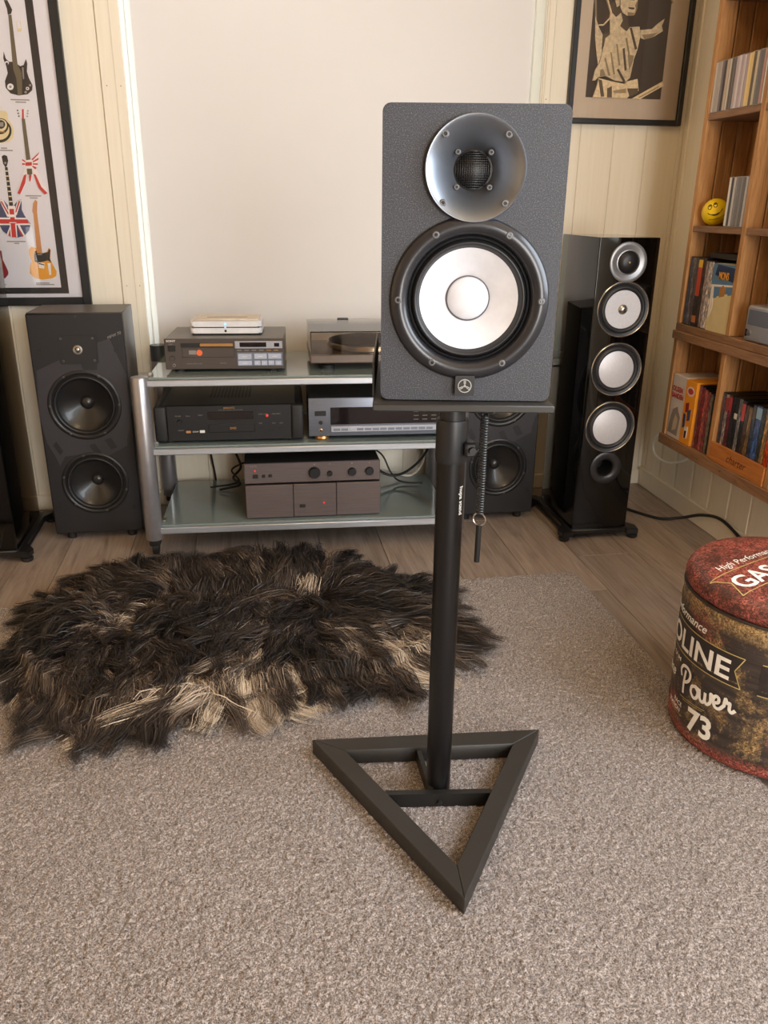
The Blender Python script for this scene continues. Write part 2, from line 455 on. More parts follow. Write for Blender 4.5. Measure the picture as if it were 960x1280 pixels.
def ctext(s, size, shear=0.0, bold=0.0, space=1.0, align='LEFT'):
    cu = bpy.data.curves.new('t', 'FONT'); cu.body = s; cu.size = size; cu.shear = shear; cu.offset = bold
    cu.space_character = space; cu.align_x = align; cu.resolution_u = 3
    o = bpy.data.objects.new('t', cu); COL.objects.link(o)
    dg = bpy.context.evaluated_depsgraph_get()
    me = bpy.data.meshes.new_from_object(o.evaluated_get(dg))
    bpy.data.objects.remove(o); bpy.data.curves.remove(cu)
    return me
def text_on(s, size, M, mat, parent, name='lettering', thick=0.0004, sx=1.0, **kw):
    me = ctext(s, size, **kw); bm = bmesh.new(); bm.from_mesh(me); bpy.data.meshes.remove(me)
    bmesh.ops.scale(bm, vec=(sx, 1, 1), verts=bm.verts[:])
    r = bmesh.ops.extrude_face_region(bm, geom=bm.faces[:])
    bmesh.ops.translate(bm, vec=(0, 0, thick), verts=[v for v in r['geom'] if isinstance(v, bmesh.types.BMVert)])
    bmesh.ops.transform(bm, matrix=M, verts=bm.verts[:])
    return build(name, bm, mat, parent, smooth=False)
def circ(cx, cy, r, n=24, ry=None):
    ry = r if ry is None else ry
    return [(cx+r*math.cos(2*PI*i/n), cy+ry*math.sin(2*PI*i/n)) for i in range(n)]

# ------------------------------------------------------------------ the room
XW, YW, XL, YR, ZC = 1.41, 2.675, -2.0, -2.2, 2.4
WX0, WX1, WZ0, WZ1 = -0.317, 0.923, 0.47, 2.1       # window opening in the back wall
floor = build('floor', one(bx, XL, XW, YR, YW, -0.10, -0.012), 'sub', kind='structure')
PWD = 0.185
k = 0
x = 0.733-PWD*15
while x < XW:
    xa, xb = max(x, XL), min(x+PWD, XW)
    y = YW-[0.62, 1.12, 0.30, 0.84][k % 4]*1.0
    ys = [YW]
    while y > -0.4: ys.append(y); y -= 1.2
    for ya, yb in zip(ys[1:], ys):
        if xb-xa > 0.02:
            me = one(bx, xa-(xa+xb)/2+0.0006, xb-(xa+xb)/2-0.0006, -(yb-ya)/2+0.0006, (yb-ya)/2-0.0006, -0.012, 0, 0.0012)
            build('plank', me, 'floor', floor, loc=((xa+xb)/2, (ya+yb)/2, 0), smooth=False)
    x += PWD; k += 1

def board_wall(name, spans, axis, pos, z0, z1, backs):
    # wall slab(s) with vertical tongue-and-groove boards as children
    bm = bmesh.new()
    for b in backs: bx(bm, *b)
    w = build(name, bm, 'wallback', kind='structure', smooth=False)
    for a, b, za, zb in spans:
        wd = b-a; h = zb-za
        if axis == 'x':
            build('wall_board', one(bx, -wd/2+0.0003, wd/2-0.0003, 0, 0.014, -h/2, h/2, 0.0018), 'wall', w, loc=((a+b)/2, pos, (za+zb)/2), smooth=False)
        else:
            build('wall_board', one(bx, 0, 0.014, -wd/2+0.0006, wd/2-0.0006, -h/2, h/2, 0.0055), 'wall', w, loc=(pos, (a+b)/2, (za+zb)/2), smooth=False)
    return w
PB = 0.1115
sp = []
x = -0.3825
while x > -1.5: sp.append((x-PB, x, 0.0, ZC)); x -= PB
x = 0.9495
while x < XW-0.01: sp.append((x, min(x+PB, XW), 0.0, ZC)); x += PB
x = -0.3825
while x < 0.9495-0.001: sp.append((x, min(x+PB, 0.9495), 0.0, WZ0-0.02)); x += PB
board_wall('wall_back', sp, 'x', YW, 0, ZC,
           [(XL-0.1, WX0, YW+0.0125, YW+0.16, 0, ZC), (WX1, XW+0.2, YW+0.0125, YW+0.16, 0, ZC), (WX0, WX1, YW+0.0125, YW+0.16, 0, WZ0), (WX0, WX1, YW+0.0125, YW+0.16, WZ1, ZC)])
sp = []
y = 2.646
sp.append((y, YW+0.02, 0, ZC))
while y > 1.05: sp.append((y-0.1085, y, 0, ZC)); y -= 0.1085
board_wall('wall_right', sp, 'y', XW, 0, ZC, [(XW+0.0125, XW+0.16, 0.92, YW+0.0125, 0, ZC), (XW, XW+0.16, YR, -0.52, 0, ZC), (XW, XW+0.16, -0.52, 0.92, 0, 0.82), (XW, XW+0.16, -0.52, 0.92, 2.08, ZC)])
build('wall_left', one(bx, XL-0.12, XL, YR, YW, 0, ZC), 'roomwall', kind='structure', smooth=False)
bm = bmesh.new()
RX0, RX1, RZ0, RZ1 = 0.34, 1.38, 0.28, 1.82
bx(bm, XL-0.12, RX0, YR-0.12, YR, 0, ZC); bx(bm, RX1, XW+0.16, YR-0.12, YR, 0, ZC)
bx(bm, RX0, RX1, YR-0.12, YR, 0, RZ0); bx(bm, RX0, RX1, YR-0.12, YR, RZ1, ZC)
build('wall_rear', bm, 'roomwall', kind='structure', smooth=False)
build('ceiling', one(bx, XL-0.12, XW+0.16, YR-0.12, YW+0.16, ZC, ZC+0.1), 'ceil', kind='structure', smooth=False)
# skirting
build('baseboard_back', one(bx, XL, XW, YW-0.014, YW, 0, 0.052, 0.003), 'wall', kind='structure', smooth=False)
build('baseboard_right', one(bx, XW-0.014, XW, YR, YW-0.014, 0, 0.066, 0.003), 'wall', kind='structure', smooth=False)
# window trims, frame and glass behind the blind
nailme = None
def casing(name, x0, x1, ridge):
    t = build(name, one(bx, x0, x1, YW-0.006, YW+0.0125, WZ0-0.02, WZ1+0.05, 0.0012), 'wall', kind='structure', smooth=False)
    build('bead', one(bx, ridge-0.0012, ridge+0.0012, YW-0.0075, YW-0.005, WZ0-0.02, WZ1+0.05), 'wallback', t, smooth=False)
    for z in (0.72, 1.27, 1.8):
        for xx in (x0+0.014, x1-0.012):
            build('nail_head', one(cyl, (xx, YW-0.005, z), (xx, YW-0.0072, z), 0.0016, n=8), 'greyprint', t)
    return t
casing('trim_1', -0.3815, WX0, -0.3425)
casing('trim_2', WX1, 0.9485, 0.929)
wnd = build('window_1', one(bx, WX0, WX1, YW+0.0, YW+0.16, WZ0-0.03, WZ0, 0.002), 'white', kind='structure', smooth=False)
for nm, b in (('reveal', (WX0, WX0+0.002, YW, YW+0.16, WZ0, WZ1)), ('reveal', (WX1-0.002, WX1, YW, YW+0.16, WZ0, WZ1)), ('reveal', (WX0+0.002, WX1-0.002, YW, YW+0.16, WZ1-0.002, WZ1))):
    build(nm, one(bx, *b), 'white', wnd, smooth=False)
for b in ((WX0+0.002, WX0+0.045), (WX1-0.045, WX1-0.002)):
    build('window_frame', one(bx, b[0], b[1], YW+0.10, YW+0.15, WZ0, WZ1-0.002, 0.004), 'white', wnd, smooth=False)
for z in (WZ0, WZ1-0.047):
    build('window_frame', one(bx, WX0+0.045, WX1-0.045, YW+0.10, YW+0.15, z, z+0.045, 0.004), 'white', wnd, smooth=False)
build('pane', one(bx, WX0+0.045, WX1-0.045, YW+0.12, YW+0.124, WZ0+0.045, WZ1-0.047), 'glass', wnd, smooth=False)
# roller blind with side rails
bl = thing('roller_blind', 'large pale grey roller blind pulled down over the window behind the rack', 'blind', (0.3, YW+0.02, WZ0+0.01))
ox, oy, oz = bl.location
bm = bmesh.new()
n = 40
bx(bm, -0.287-ox, 0.889-ox, -0.001, 0.001, 0.0, WZ1-0.09-oz)
build('blind_cloth', bm, 'blind', bl, smooth=False)
build('bottom_bar', one(bx, -0.287-ox, 0.889-ox, -0.006, 0.006, -0.012, 0.012, 0.004), 'white', bl)
build('roller_tube', one(cyl, (-0.30-ox, 0.012, WZ1-0.07-oz), (0.915-ox, 0.012, WZ1-0.07-oz), 0.028), 'white', bl)
build('side_rail', one(bx, 0.8905-ox, WX1-0.002-ox, -0.014, 0.004, -0.0095, WZ1-0.1-oz, 0.002), 'perf', bl, label='white side rail with a fine dotted pattern')

# ------------------------------------------------------------------ carpet
CX0, CX1, CY0, CY1 = -1.6, 0.862, -0.9, 1.935
bm = one(bx, CX0, CX1-0.004, CY0, CY1-0.004, 0.0005, 0.0085)
carpet = build('carpet', bm, 'carpet', None, 'light taupe cut pile carpet covering the floor under the speaker stand', 'carpet', smooth=False)
def carpet_pile():
    x0, x1, y0, y1, st = -1.25, CX1, 0.12, CY1, 0.0034
    nx, ny = int((x1-x0)/st), int((y1-y0)/st)
    gx, gy = np.meshgrid(np.linspace(x0, x1, nx), np.linspace(y0, y1, ny))
    jx = gx+rng.normal(0, 0.0008, gx.shape); jy = gy+rng.normal(0, 0.0008, gx.shape)
    z = 0.0120+rng.uniform(-1, 1, gx.shape)*0.0028
    s = rng.normal(0, 1, (ny//6+2, nx//6+2)); ii = (np.arange(ny)/6); jj = (np.arange(nx)/6)
    a = s[ii.astype(int)][:, jj.astype(int)]
    s = rng.normal(0, 1, (ny//30+3, nx//30+3)); fi, fj = ii/5, jj/5
    i0, j0 = fi.astype(int), fj.astype(int); wi, wj = (fi-i0)[:, None], (fj-j0)[None, :]
    b = s[i0][:, j0]*(1-wi)*(1-wj)+s[i0+1][:, j0]*wi*(1-wj)+s[i0][:, j0+1]*(1-wi)*wj+s[i0+1][:, j0+1]*wi*wj
    z += 0.0008*b
    edge = np.minimum(np.clip((x1-gx)/0.010, 0, 1), np.clip((y1-gy)/0.010, 0, 1))
    z = z*(0.15+0.85*np.sqrt(edge))
    v = np.stack([jx, jy, z], -1).reshape(-1, 3)
    q = (np.arange(ny-1)[:, None]*nx+np.arange(nx-1)[None, :]).reshape(-1)
    f = np.stack([q, q+1, q+nx+1, q+nx], -1)
    me = bpy.data.meshes.new('pile'); me.vertices.add(len(v)); me.vertices.foreach_set('co', v.reshape(-1))
    me.loops.add(f.size); me.loops.foreach_set('vertex_index', f.reshape(-1)); me.polygons.add(len(f))
    me.polygons.foreach_set('loop_start', np.arange(len(f))*4); me.polygons.foreach_set('loop_total', np.full(len(f), 4))
    me.update(); me.validate(); me.shade_smooth(); me.materials.append(MAT['carpet'])
    o = bpy.data.objects.new('pile', me); link(o, carpet, kind='stuff')
carpet_pile()
CZ = 0.0140                                   # top of the pile

# ------------------------------------------------------------------ studio monitor on its stand
ANG = math.radians(-10)
FCX, FCY, FZ = 0.260, 0.962, 0.7335
mon = thing('studio_monitor', 'dark grey speckled studio monitor with a white woofer on the tall stand', 'speaker', (FCX, FCY, FZ), ANG)
HW, HH, HD = 0.105, 0.3325, 0.284
bm = bmesh.new()
vs = []
# cabinet with rounded vertical front outline (rounded rectangle extruded backwards)
def rrect(w, h, r, cx=0, cy=0, n=6):
    out = []
    for qx, qy, a0 in ((1, -1, -PI/2), (1, 1, 0), (-1, 1, PI/2), (-1, -1, PI)):
        for i in range(n+1):
            a = a0+PI/2*i/n; out.append((cx+qx*(w-r)+r*math.cos(a), cy+qy*(h-r)+r*math.sin(a)))
    return out
pts = rrect(HW, HH/2, 0.009, 0, HH/2)
prism(bm, pts, T(0, HD, 0) @ FRONT, HD)
# shallow edge break on the front outline
ee = [e for e in bm.edges if all(abs(v.co.y) < 1e-5 for v in e.verts)]
bmesh.ops.bevel(bm, geom=ee, offset=0.0015, segments=2, affect='EDGES')
build('cabinet', bm, 'vinyl', mon)
def F_(x, z, d=0.0): return T(x, d, z) @ FRONT
HZ, HR = 0.2655, 0.0572                       # horn centre and radius
WZ, WR = 0.1215, 0.0945                       # woofer centre and radius
prof = [(HR, -0.001), (HR, 0.0080), (HR-0.0010, 0.0095), (0.0545, 0.0092)]
for i in range(1, 15):
    t = i/14; r = 0.0545-(0.0545-0.022)*t
    prof.append((r, 0.0092-0.036*(t**1.22)))
prof += [(0.0212, -0.029), (0.0212, -0.036), (0, -0.036)]
# the horn mouth is open: carve the cabinet behind it
hornbm = bmesh.new(); lathe(hornbm, prof, F_(0, HZ), 72)
horn = build('horn', hornbm, 'horn', mon, label='satin grey tweeter horn', ang=50)
lathe_bm = bmesh.new()
# woofer frame ring
prof = [(WR, -0.001), (WR, 0.003), (WR-0.0025, 0.0062), (WR-0.009, 0.0085), (WR-0.0165, 0.0075), (WR-0.020, 0.003), (0.0735, -0.004), (0.072, -0.010)]
lathe(lathe_bm, prof, F_(0, WZ), 80)
ringo = build('woofer_frame', lathe_bm, 'ring', mon, ang=60)
b2 = bmesh.new()
prof = [(0.0735, -0.006), (0.0725, -0.0035), (0.070, -0.0025)]
for i in range(0, 11):
    t = i/10; prof.append((0.0695-0.0095*t, -0.006+0.007*math.sin(PI*t)))
prof.append((0.0585, -0.0085))
lathe(b2, prof, F_(0, WZ), 72); build('surround', b2, 'rubber', mon, ang=60)
b2 = bmesh.new()
lathe(b2, [(0.0597, -0.0072), (0.058, -0.0075), (0.027, -0.021), (0.0262, -0.0215)], F_(0, WZ), 72); build('cone', b2, 'hscone', mon, label='white woofer cone', ang=60)
b2 = bmesh.new()
lathe(b2, [(0.0268, -0.0225), (0.0268, -0.0198), (0.0256, -0.0194), (0.0252, -0.0215)], F_(0, WZ), 64); build('cone_seam', b2, 'seam', mon)
b2 = bmesh.new()
prof = [(0.0256, -0.0212)]
for i in range(1, 9):
    a = PI/2*i/8; prof.append((0.0256*math.cos(a) if i < 8 else 0, -0.0212+0.009*math.sin(a)))
lathe(b2, prof, F_(0, WZ), 48); build('dust_cap', b2, 'hscone', mon, ang=60)
# open the cabinet front where the drivers sit
def cut(cab, discs):
    me = cab.data; bm = bmesh.new(); bm.from_mesh(me)
    bm.free()
cab = [c for c in mon.children if c.name.startswith('cabinet')][0]
def bool_cut(o, cutters):
    for (x, z, r, d) in cutters:
        bm = bmesh.new(); cyl(bm, (x, 0.02*-1, z), (x, d, z), r, n=64)
        bmesh.ops.recalc_face_normals(bm, faces=bm.faces[:])
        me = bpy.data.meshes.new('cut'); bm.to_mesh(me); bm.free()
        c = bpy.data.objects.new('cut', me); COL.objects.link(c); c.matrix_world = o.parent.matrix_world if False else Matrix.Identity(4)
        md = o.modifiers.new('b', 'BOOLEAN'); md.operation = 'DIFFERENCE'; md.object = c; md.solver = 'EXACT'
        sv = o.parent; o.parent = None
        dg = bpy.context.evaluated_depsgraph_get(); dg.update()
        nm = bpy.data.meshes.new_from_object(o.evaluated_get(dg))
        o.modifiers.clear(); o.data = nm; o.parent = sv
        bpy.data.objects.remove(c)
    o.data.shade_smooth(); o.data.set_sharp_from_angle(angle=math.radians(38))
bool_cut(cab, [(0, HZ, 0.0555, 0.05), (0, WZ, 0.0760, 0.06)])
# tweeter dome and wire mesh guard
b2 = bmesh.new(); prof = [(0.0205, -0.035)]
for i in range(1, 8):
    a = PI/2*i/7; prof.append((0.0185*math.cos(a) if i < 7 else 0, -0.034+0.009*math.sin(a)))
lathe(b2, prof, F_(0, HZ), 40); build('tweeter_dome', b2, 'satin', mon)
b2 = bmesh.new()
GR = 0.0213
def dome(x, z): return -0.0265+0.0085*max(0.0, 1-(x*x+z*z)/(GR*GR))
for i in range(-8, 9):
    c = i*0.0025; s = math.sqrt(max(0, GR*GR-c*c))
    if s < 0.003: continue
    for horiz in (0, 1):
        pp = []
        for j in range(9):
            t = -s+2*s*j/8; X, Z = (t, c) if horiz else (c, t)
            pp.append((X, -dome(X, Z)-0.0002*horiz, HZ+Z))
        tube(b2, pp, 0.00045, 4)
lathe(b2, [(0.0225, -0.029), (0.0225, -0.0258), (0.0205, -0.0252), (0.0205, -0.029)], F_(0, HZ), 40)
build('mesh_guard', b2, 'mesh', mon)
# screws
def screw_mesh(r):
    bm = bmesh.new()
    lathe(bm, [(r, -0.001), (r, 0.0006), (r*0.80, 0.0009), (r*0.76, 0.0015), (r*0.48, 0.0015), (r*0.44, 0.0003), (0, 0.0003)], FRONT, 14)
    bmesh.ops.recalc_face_normals(bm, faces=bm.faces[:])
    me = bpy.data.meshes.new('screw'); bm.to_mesh(me); bm.free(); me.shade_smooth(); me.set_sharp_from_angle(angle=0.6); me.materials.append(MAT['ink']); me.materials.append(MAT['screwgrey'])
    for p in me.polygons:
        rr = math.hypot(p.center.x, p.center.z)
        if 0.45*r < rr < 0.92*r and p.center.y < -0.0005: p.material_index = 1
    return me
SC = screw_mesh(0.0043); SC2 = screw_mesh(0.0034)
for x, z in ((-0.0352, 0.0355), (0.0352, 0.0355), (-0.0355, -0.0360), (0.0352, -0.0360)):
    share('screw', SC, horn, (x, -0.0072, HZ+z))
for x, z in ((-0.0190, 0.0185), (0.0190, 0.0185), (-0.0190, -0.0188), (0.0190, -0.0188)):
    share('screw', SC2, horn, (x, 0.0160, HZ+z))
for a in (30, 90, 150, 210, 270, 330):
    share('screw', SC, ringo, (0.0848*math.sin(math.radians(a)), -0.0078, WZ+0.0848*math.cos(math.radians(a))))
# badge with the three tuning forks in a ring
bd = bmesh.new(); prism(bd, rrect(0.0118, 0.0124, 0.0016, -0.0015, 0.0200), T(0, 0, 0) @ FRONT, 0.0095)
bdo = build('badge', bd, 'satin', mon)
b2 = bmesh.new()
lathe(b2, [(0.0084, 0.0090), (0.0084, 0.0102), (0.0074, 0.0102), (0.0074, 0.0090)], F_(-0.0015, 0.0200), 32)
for k3 in range(3):
    R3 = F_(-0.0015, 0.0200) @ Matrix.Rotation(2*PI/3*k3, 4, 'Z')
    prism(b2, [(-0.0006, -0.0015), (0.0006, -0.0015), (0.0006, 0.0028), (-0.0006, 0.0028)], R3 @ T(0, 0, 0.009), 0.0012)
    for sx_ in (-1, 1):
        prism(b2, [(0.0002*sx_, 0.0022), (0.0013*sx_, 0.0030), (0.0013*sx_, 0.0070), (0.0005*sx_, 0.0070)][::sx_], R3 @ T(0, 0, 0.009), 0.0012)
build('emblem', b2, 'steel', bdo, label='silver emblem of three crossed tuning forks in a ring')

# the stand
PXc, PYc = 0.281, 1.100
st = thing('speaker_stand', 'black speaker stand with triangular floor frame and single pole', 'stand', (PXc, PYc, CZ))
def lw(x, y, z): return (x-PXc, y-PYc, z-CZ)
O3 = [(0.0765, 1.239), (0.500, 1.208), (0.261, 0.842)]
I3 = [(0.133, 1.199), (0.437, 1.172), (0.2655, 0.906)]
for a in range(3):
    b = (a+1) % 3
    bm = bmesh.new()
    prism(bm, [(p[0]-PXc, p[1]-PYc) for p in (O3[a], O3[b], I3[b], I3[a])], T(0, 0, 0), 0.030)
    bmesh.ops.bevel(bm, geom=bm.edges[:], offset=0.0012, segments=1, affect='EDGES')
    build('base_bar', bm, 'standtop', st)
bm = bmesh.new()
prism(bm, [(p[0]-PXc, p[1]-PYc) for p in ((0.182, 1.077), (0.366, 1.055), (0.364, 1.066), (0.188, 1.088))], T(0, 0, 0), 0.026)
build('cross_bar', bm, 'stand', st)
build('centre_strip', one(bx, -0.020, -0.012, -0.02, 0.092, 0.0, 0.026), 'stand', st)
build('bolt', one(cyl, lw(0.276, 1.066, 0.024), lw(0.275, 1.0595, 0.024), 0.004, n=10), 'darksteel', st)
build('pole', one(cyl, (0, 0, 0.008), (0, 0, 0.640), 0.0206, n=40), 'pole', st)
bm = bmesh.new(); lathe(bm, [(0.0180, 0.69), (0.0185, 0.661), (0.0222, 0.661), (0.0234, 0.655), (0.0236, 0.606), (0.0225, 0.598), (0.0207, 0.598)], None, 40)
collar = build('collar', bm, 'rubber', st)
build('inner_tube', one(cyl, (0, 0, 0.60), (0, 0, 0.7085), 0.0172, n=32), 'pole', st)
build('clamp_lug', one(bx, 0.013, 0.030, -0.030, -0.008, 0.610, 0.632, 0.003), 'rubber', st)
build('clamp_screw', one(cyl, (0.0225, -0.029, 0.621), (0.0225, -0.036, 0.621), 0.0052, n=14), 'satin', st)
build('clamp_lug', one(bx, 0.012, 0.040, -0.036, -0.010, 0.676, 0.694, 0.004), 'rubber', st)
b2 = bmesh.new(); cyl(b2, (0.020, -0.03, 0.690), (0.050, -0.03, 0.690), 0.0095, n=16)
build('tension_knob', b2, 'satin', st)
# top plate with raised side lips, turned like the monitor
R10 = Matrix.Rotation(ANG, 4, 'Z')
bm = bmesh.new(); bx(bm, -0.111, 0.112, -0.160, 0.140, 0.7090, 0.7180, 0.0012); bmesh.ops.transform(bm, matrix=R10, verts=bm.verts[:])
plate = build('top_plate', bm, 'standtop', st)
for sx_ in (-1, 1):
    bm = bmesh.new(); bx(bm, *sorted((sx_*0.1125, sx_*0.1095)), -0.12, 0.13, 0.7180, 0.7615, 0.001); bmesh.ops.transform(bm, matrix=R10, verts=bm.verts[:])
    if sx_ < 0: build('side_lip', bm, 'standtop', st)
    else: bm.free()
b2 = bmesh.new(); lathe(b2, [(0.0, 0.7090), (0.055, 0.7090), (0.055, 0.704), (0.03, 0.702), (0.024, 0.69), (0.0, 0.69)], None, 32)
build('plate_socket', b2, 'stand', st)
# white vertical lettering on the pole
me = ctext('hupa stand', 0.0105, bold=0.0002); bm = bmesh.new(); bm.from_mesh(me); bpy.data.meshes.remove(me)
for v in bm.verts:
    a = math.radians(-52)+v.co.y/0.0209-0.12
    zz = 0.563-v.co.x*0.98
    v.co = Vector((0.0209*math.cos(a), 0.0209*math.sin(a), zz))
build('lettering', bm, 'print', st, smooth=False)
# coiled safety cord with ring and locking pin
hk = (0.052, -0.036, 0.690)
pp = []
for i in range(0, 420):
    t = i/419; a = t*2*PI*38
    pp.append((0.0370+0.0052*math.cos(a)+0.000*t, -0.036+0.0052*math.sin(a), 0.674-0.147*t))
cord = build('coiled_cord', one(tube, pp, 0.0013, 5), 'satin', st)
def ring(c, r, w, ax):
    bm = bmesh.new(); q = []
    for i in range(29):
        a = 2*PI*i/28
        q.append(Vector(c)+Vector((r*math.cos(a)*ax[0], r*math.cos(a)*ax[1], r*math.sin(a))))
    tube(bm, q, w, 6); return bm
build('split_ring', ring((0.0440, -0.036, 0.687), 0.012, 0.0011, (0.5, -0.87)), 'steel', cord)
build('split_ring', ring((0.0370, -0.036, 0.5175), 0.0095, 0.0011, (0.8, -0.6)), 'steel', cord)
build('locking_pin', one(tube, [(0.0370, -0.036, 0.509), (0.0370, -0.036, 0.503), (0.0365, -0.036, 0.450)], 0.0042, 12), 'satin', cord)

# ------------------------------------------------------------------ hi-fi rack
RKX, RKY, RKA = -0.30, 2.236, math.radians(-2.2)
rack = thing('hifi_rack', 'low silver hifi rack with three smoked glass shelves on castors', 'rack', (RKX, RKY, 0), RKA)
RW, RD = 0.885, 0.385
ROT = Matrix.Rotation(RKA, 3, 'Z')
def onrack(x, y, z):                         # rack local -> world
    v = ROT @ Vector((x, y, 0)); return (RKX+v.x, RKY+v.y, z)
for px, py, zt in ((0, 0, 0.522), (RW, 0, 0.522), (0, RD, 0.545), (RW, RD, 0.545)):
    bm = bmesh.new(); lathe(bm, [(0, 0.052), (0.0235, 0.052), (0.0245, 0.054), (0.0245, zt-0.004), (0.0225, zt), (0, zt)], T(px, py, 0), 28)
    post = build('post', bm, 'tube', rack)
    if py > 0:
        build('post_cap', one(cyl, (px, py, 0.498), (px, py, zt+0.001), 0.0252, n=28), 'tubecap', post)
    # castor
    build('castor', one(cyl, (px-0.008, py+0.010, 0.0215), (px+0.008, py+0.010, 0.0215), 0.021, n=20), 'matte', rack)
    build('castor_hood', one(bx, px-0.016, px+0.016, py-0.012, py+0.024, 0.030, 0.053, 0.006, 2), 'matte', rack)
for z0, z1 in ((0.496, 0.520), (0.304, 0.328), (0.068, 0.094)):
    sh = build('shelf', one(bx, 0.020, RW-0.020, -0.004, RD+0.004, z1-0.006, z1, 0.001), 'shelfglass', rack, label='smoked grey glass shelf')
    build('front_rail', one(bx, 0.019, RW-0.019, -0.012, 0.004, z0, z1-0.0065, 0.002), 'alu', sh)
    build('back_rail', one(bx, 0.019, RW-0.019, RD-0.006, RD+0.008, z0, z1-0.0065, 0.002), 'alu', sh)
    for px in (0.0, RW):
        build('bracket', one(bx, px-0.012 if px else 0.02, px-0.02 if px else 0.032, 0.02, 0.04, z1, z1+0.006, 0.001), 'steel', sh) if px == 0 else None
ZS = (0.520, 0.328, 0.094)

def front_fn(root, w, h):
    def fb(name, u0, u1, v0, v1, d, mat, parent=None, bev=0.0008, label=None):
        return build(name, one(bx, -w/2+u0*w, -w/2+u1*w, -d, 0.0005, v0*h, v1*h, bev), mat, parent or root, smooth=False, label=label)
    def kn(name, u, v, r, d, mat, parent=None, label=None):
        bm = bmesh.new(); lathe(bm, [(r, 0), (r*0.98, d*0.85), (r*0.9, d), (0, d)], T(-w/2+u*w, 0, v*h) @ FRONT, 24)
        return build(name, bm, mat, parent or root, label=label)
    def tx(s, u, v, size, mat='print', **kw):
        return text_on(s, size, T(-w/2+u*w, -0.0002, v*h) @ FRONT, mat, root, thick=0.0003, **kw)
    return fb, kn, tx
def feet(root, w, d, z, mat='matte', r=0.014):
    for sx_ in (-1, 1):
        for y in (0.03, d-0.04):
            build('foot', one(cyl, (sx_*(w/2-0.035), y, z), (sx_*(w/2-0.035), y, 0.0), r, n=16), mat, root)

# CD player on the top shelf
w, h, d = 0.327, 0.084, 0.235
cd = thing('cd_player', 'small grey cd player with orange disc mark on the top rack shelf', 'cd player', (-0.071, 2.290, ZS[0]+0.008), math.radians(-4))
feet(cd, w, d, -0.008)
build('body', one(bx, -w/2+0.001, w/2-0.001, 0.004, d, 0, h, 0.002), 'sonytop', cd)
fpn = build('front_panel', one(bx, -w/2, w/2, 0.0, 0.006, 0, h, 0.0012), 'sonyface', cd)
fb, kn, tx = front_fn(cd, w, h)
tx('SONY', 0.018, 0.90, 0.0075, bold=0.0002, sx=1.25)
tx('CDP', 0.035, 0.80, 0.0055, 'greyprint')
fb('power_button', 0.03, 0.09, 0.60, 0.78, 0.003, 'satin')
kn('level_knob', 0.062, 0.38, 0.006, 0.008, 'sonyface'); kn('phones_jack', 0.07, 0.14, 0.0045, 0.002, 'steel'); kn('jack_hole', 0.07, 0.14, 0.0025, 0.0024, 'ink')
fb('tray_slot', 0.135, 0.575, 0.72, 0.86, 0.0008, 'ink')
fb('gold_bar', 0.295, 0.572, 0.75, 0.85, 0.003, 'gold', label='gold tray bar')
td = fb('tray_door', 0.145, 0.575, 0.40, 0.70, 0.0022, 'sonyface')
fb('disc_mark', 0.20, 0.262, 0.49, 0.63, 0.0028, 'greyprint', td)
tx('COMPACT', 0.205, 0.57, 0.0035, 'ink')
bm = bmesh.new(); lathe(bm, [(0.0082, 0), (0.0082, 0.0032), (0, 0.0032)], T(-w/2+0.288*w, 0, 0.55*h) @ FRONT, 24); build('orange_disc', bm, 'discorange', td)
tx('COMPACT DISC PLAYER', 0.17, 0.17, 0.0040, 'greyprint'); tx('DIGITAL', 0.455, 0.18, 0.0048, 'greyprint')
fb('display_panel', 0.585, 0.985, 0.68, 0.92, 0.003, 'silver')
fb('display', 0.625, 0.85, 0.725, 0.885, 0.0036, 'display'); fb('sensor', 0.915, 0.96, 0.735, 0.86, 0.0036, 'display')
for i in range(6): fb('track_mark', 0.60+0.062*i, 0.64+0.062*i, 0.60, 0.635, 0.001, 'gold' if i > 3 else 'greyprint')
fb('key_panel', 0.598, 0.985, 0.10, 0.55, 0.002, 'bluegrey')
for u0, u1, v0, v1 in ((0.608, 0.722, 0.32, 0.51), (0.608, 0.722, 0.13, 0.28), (0.744, 0.85, 0.34, 0.51), (0.862, 0.972, 0.34, 0.51), (0.744, 0.795, 0.13, 0.28), (0.803, 0.853, 0.13, 0.28), (0.862, 0.912, 0.13, 0.28), (0.920, 0.972, 0.13, 0.28)):
    kb = fb('key', u0, u1, v0, v1, 0.0045, 'button')
    fb('key_mark', u0+(u1-u0)*0.3, u0+(u1-u0)*0.7, v0+(v1-v0)*0.4, v0+(v1-v0)*0.6, 0.0048, 'print', kb)
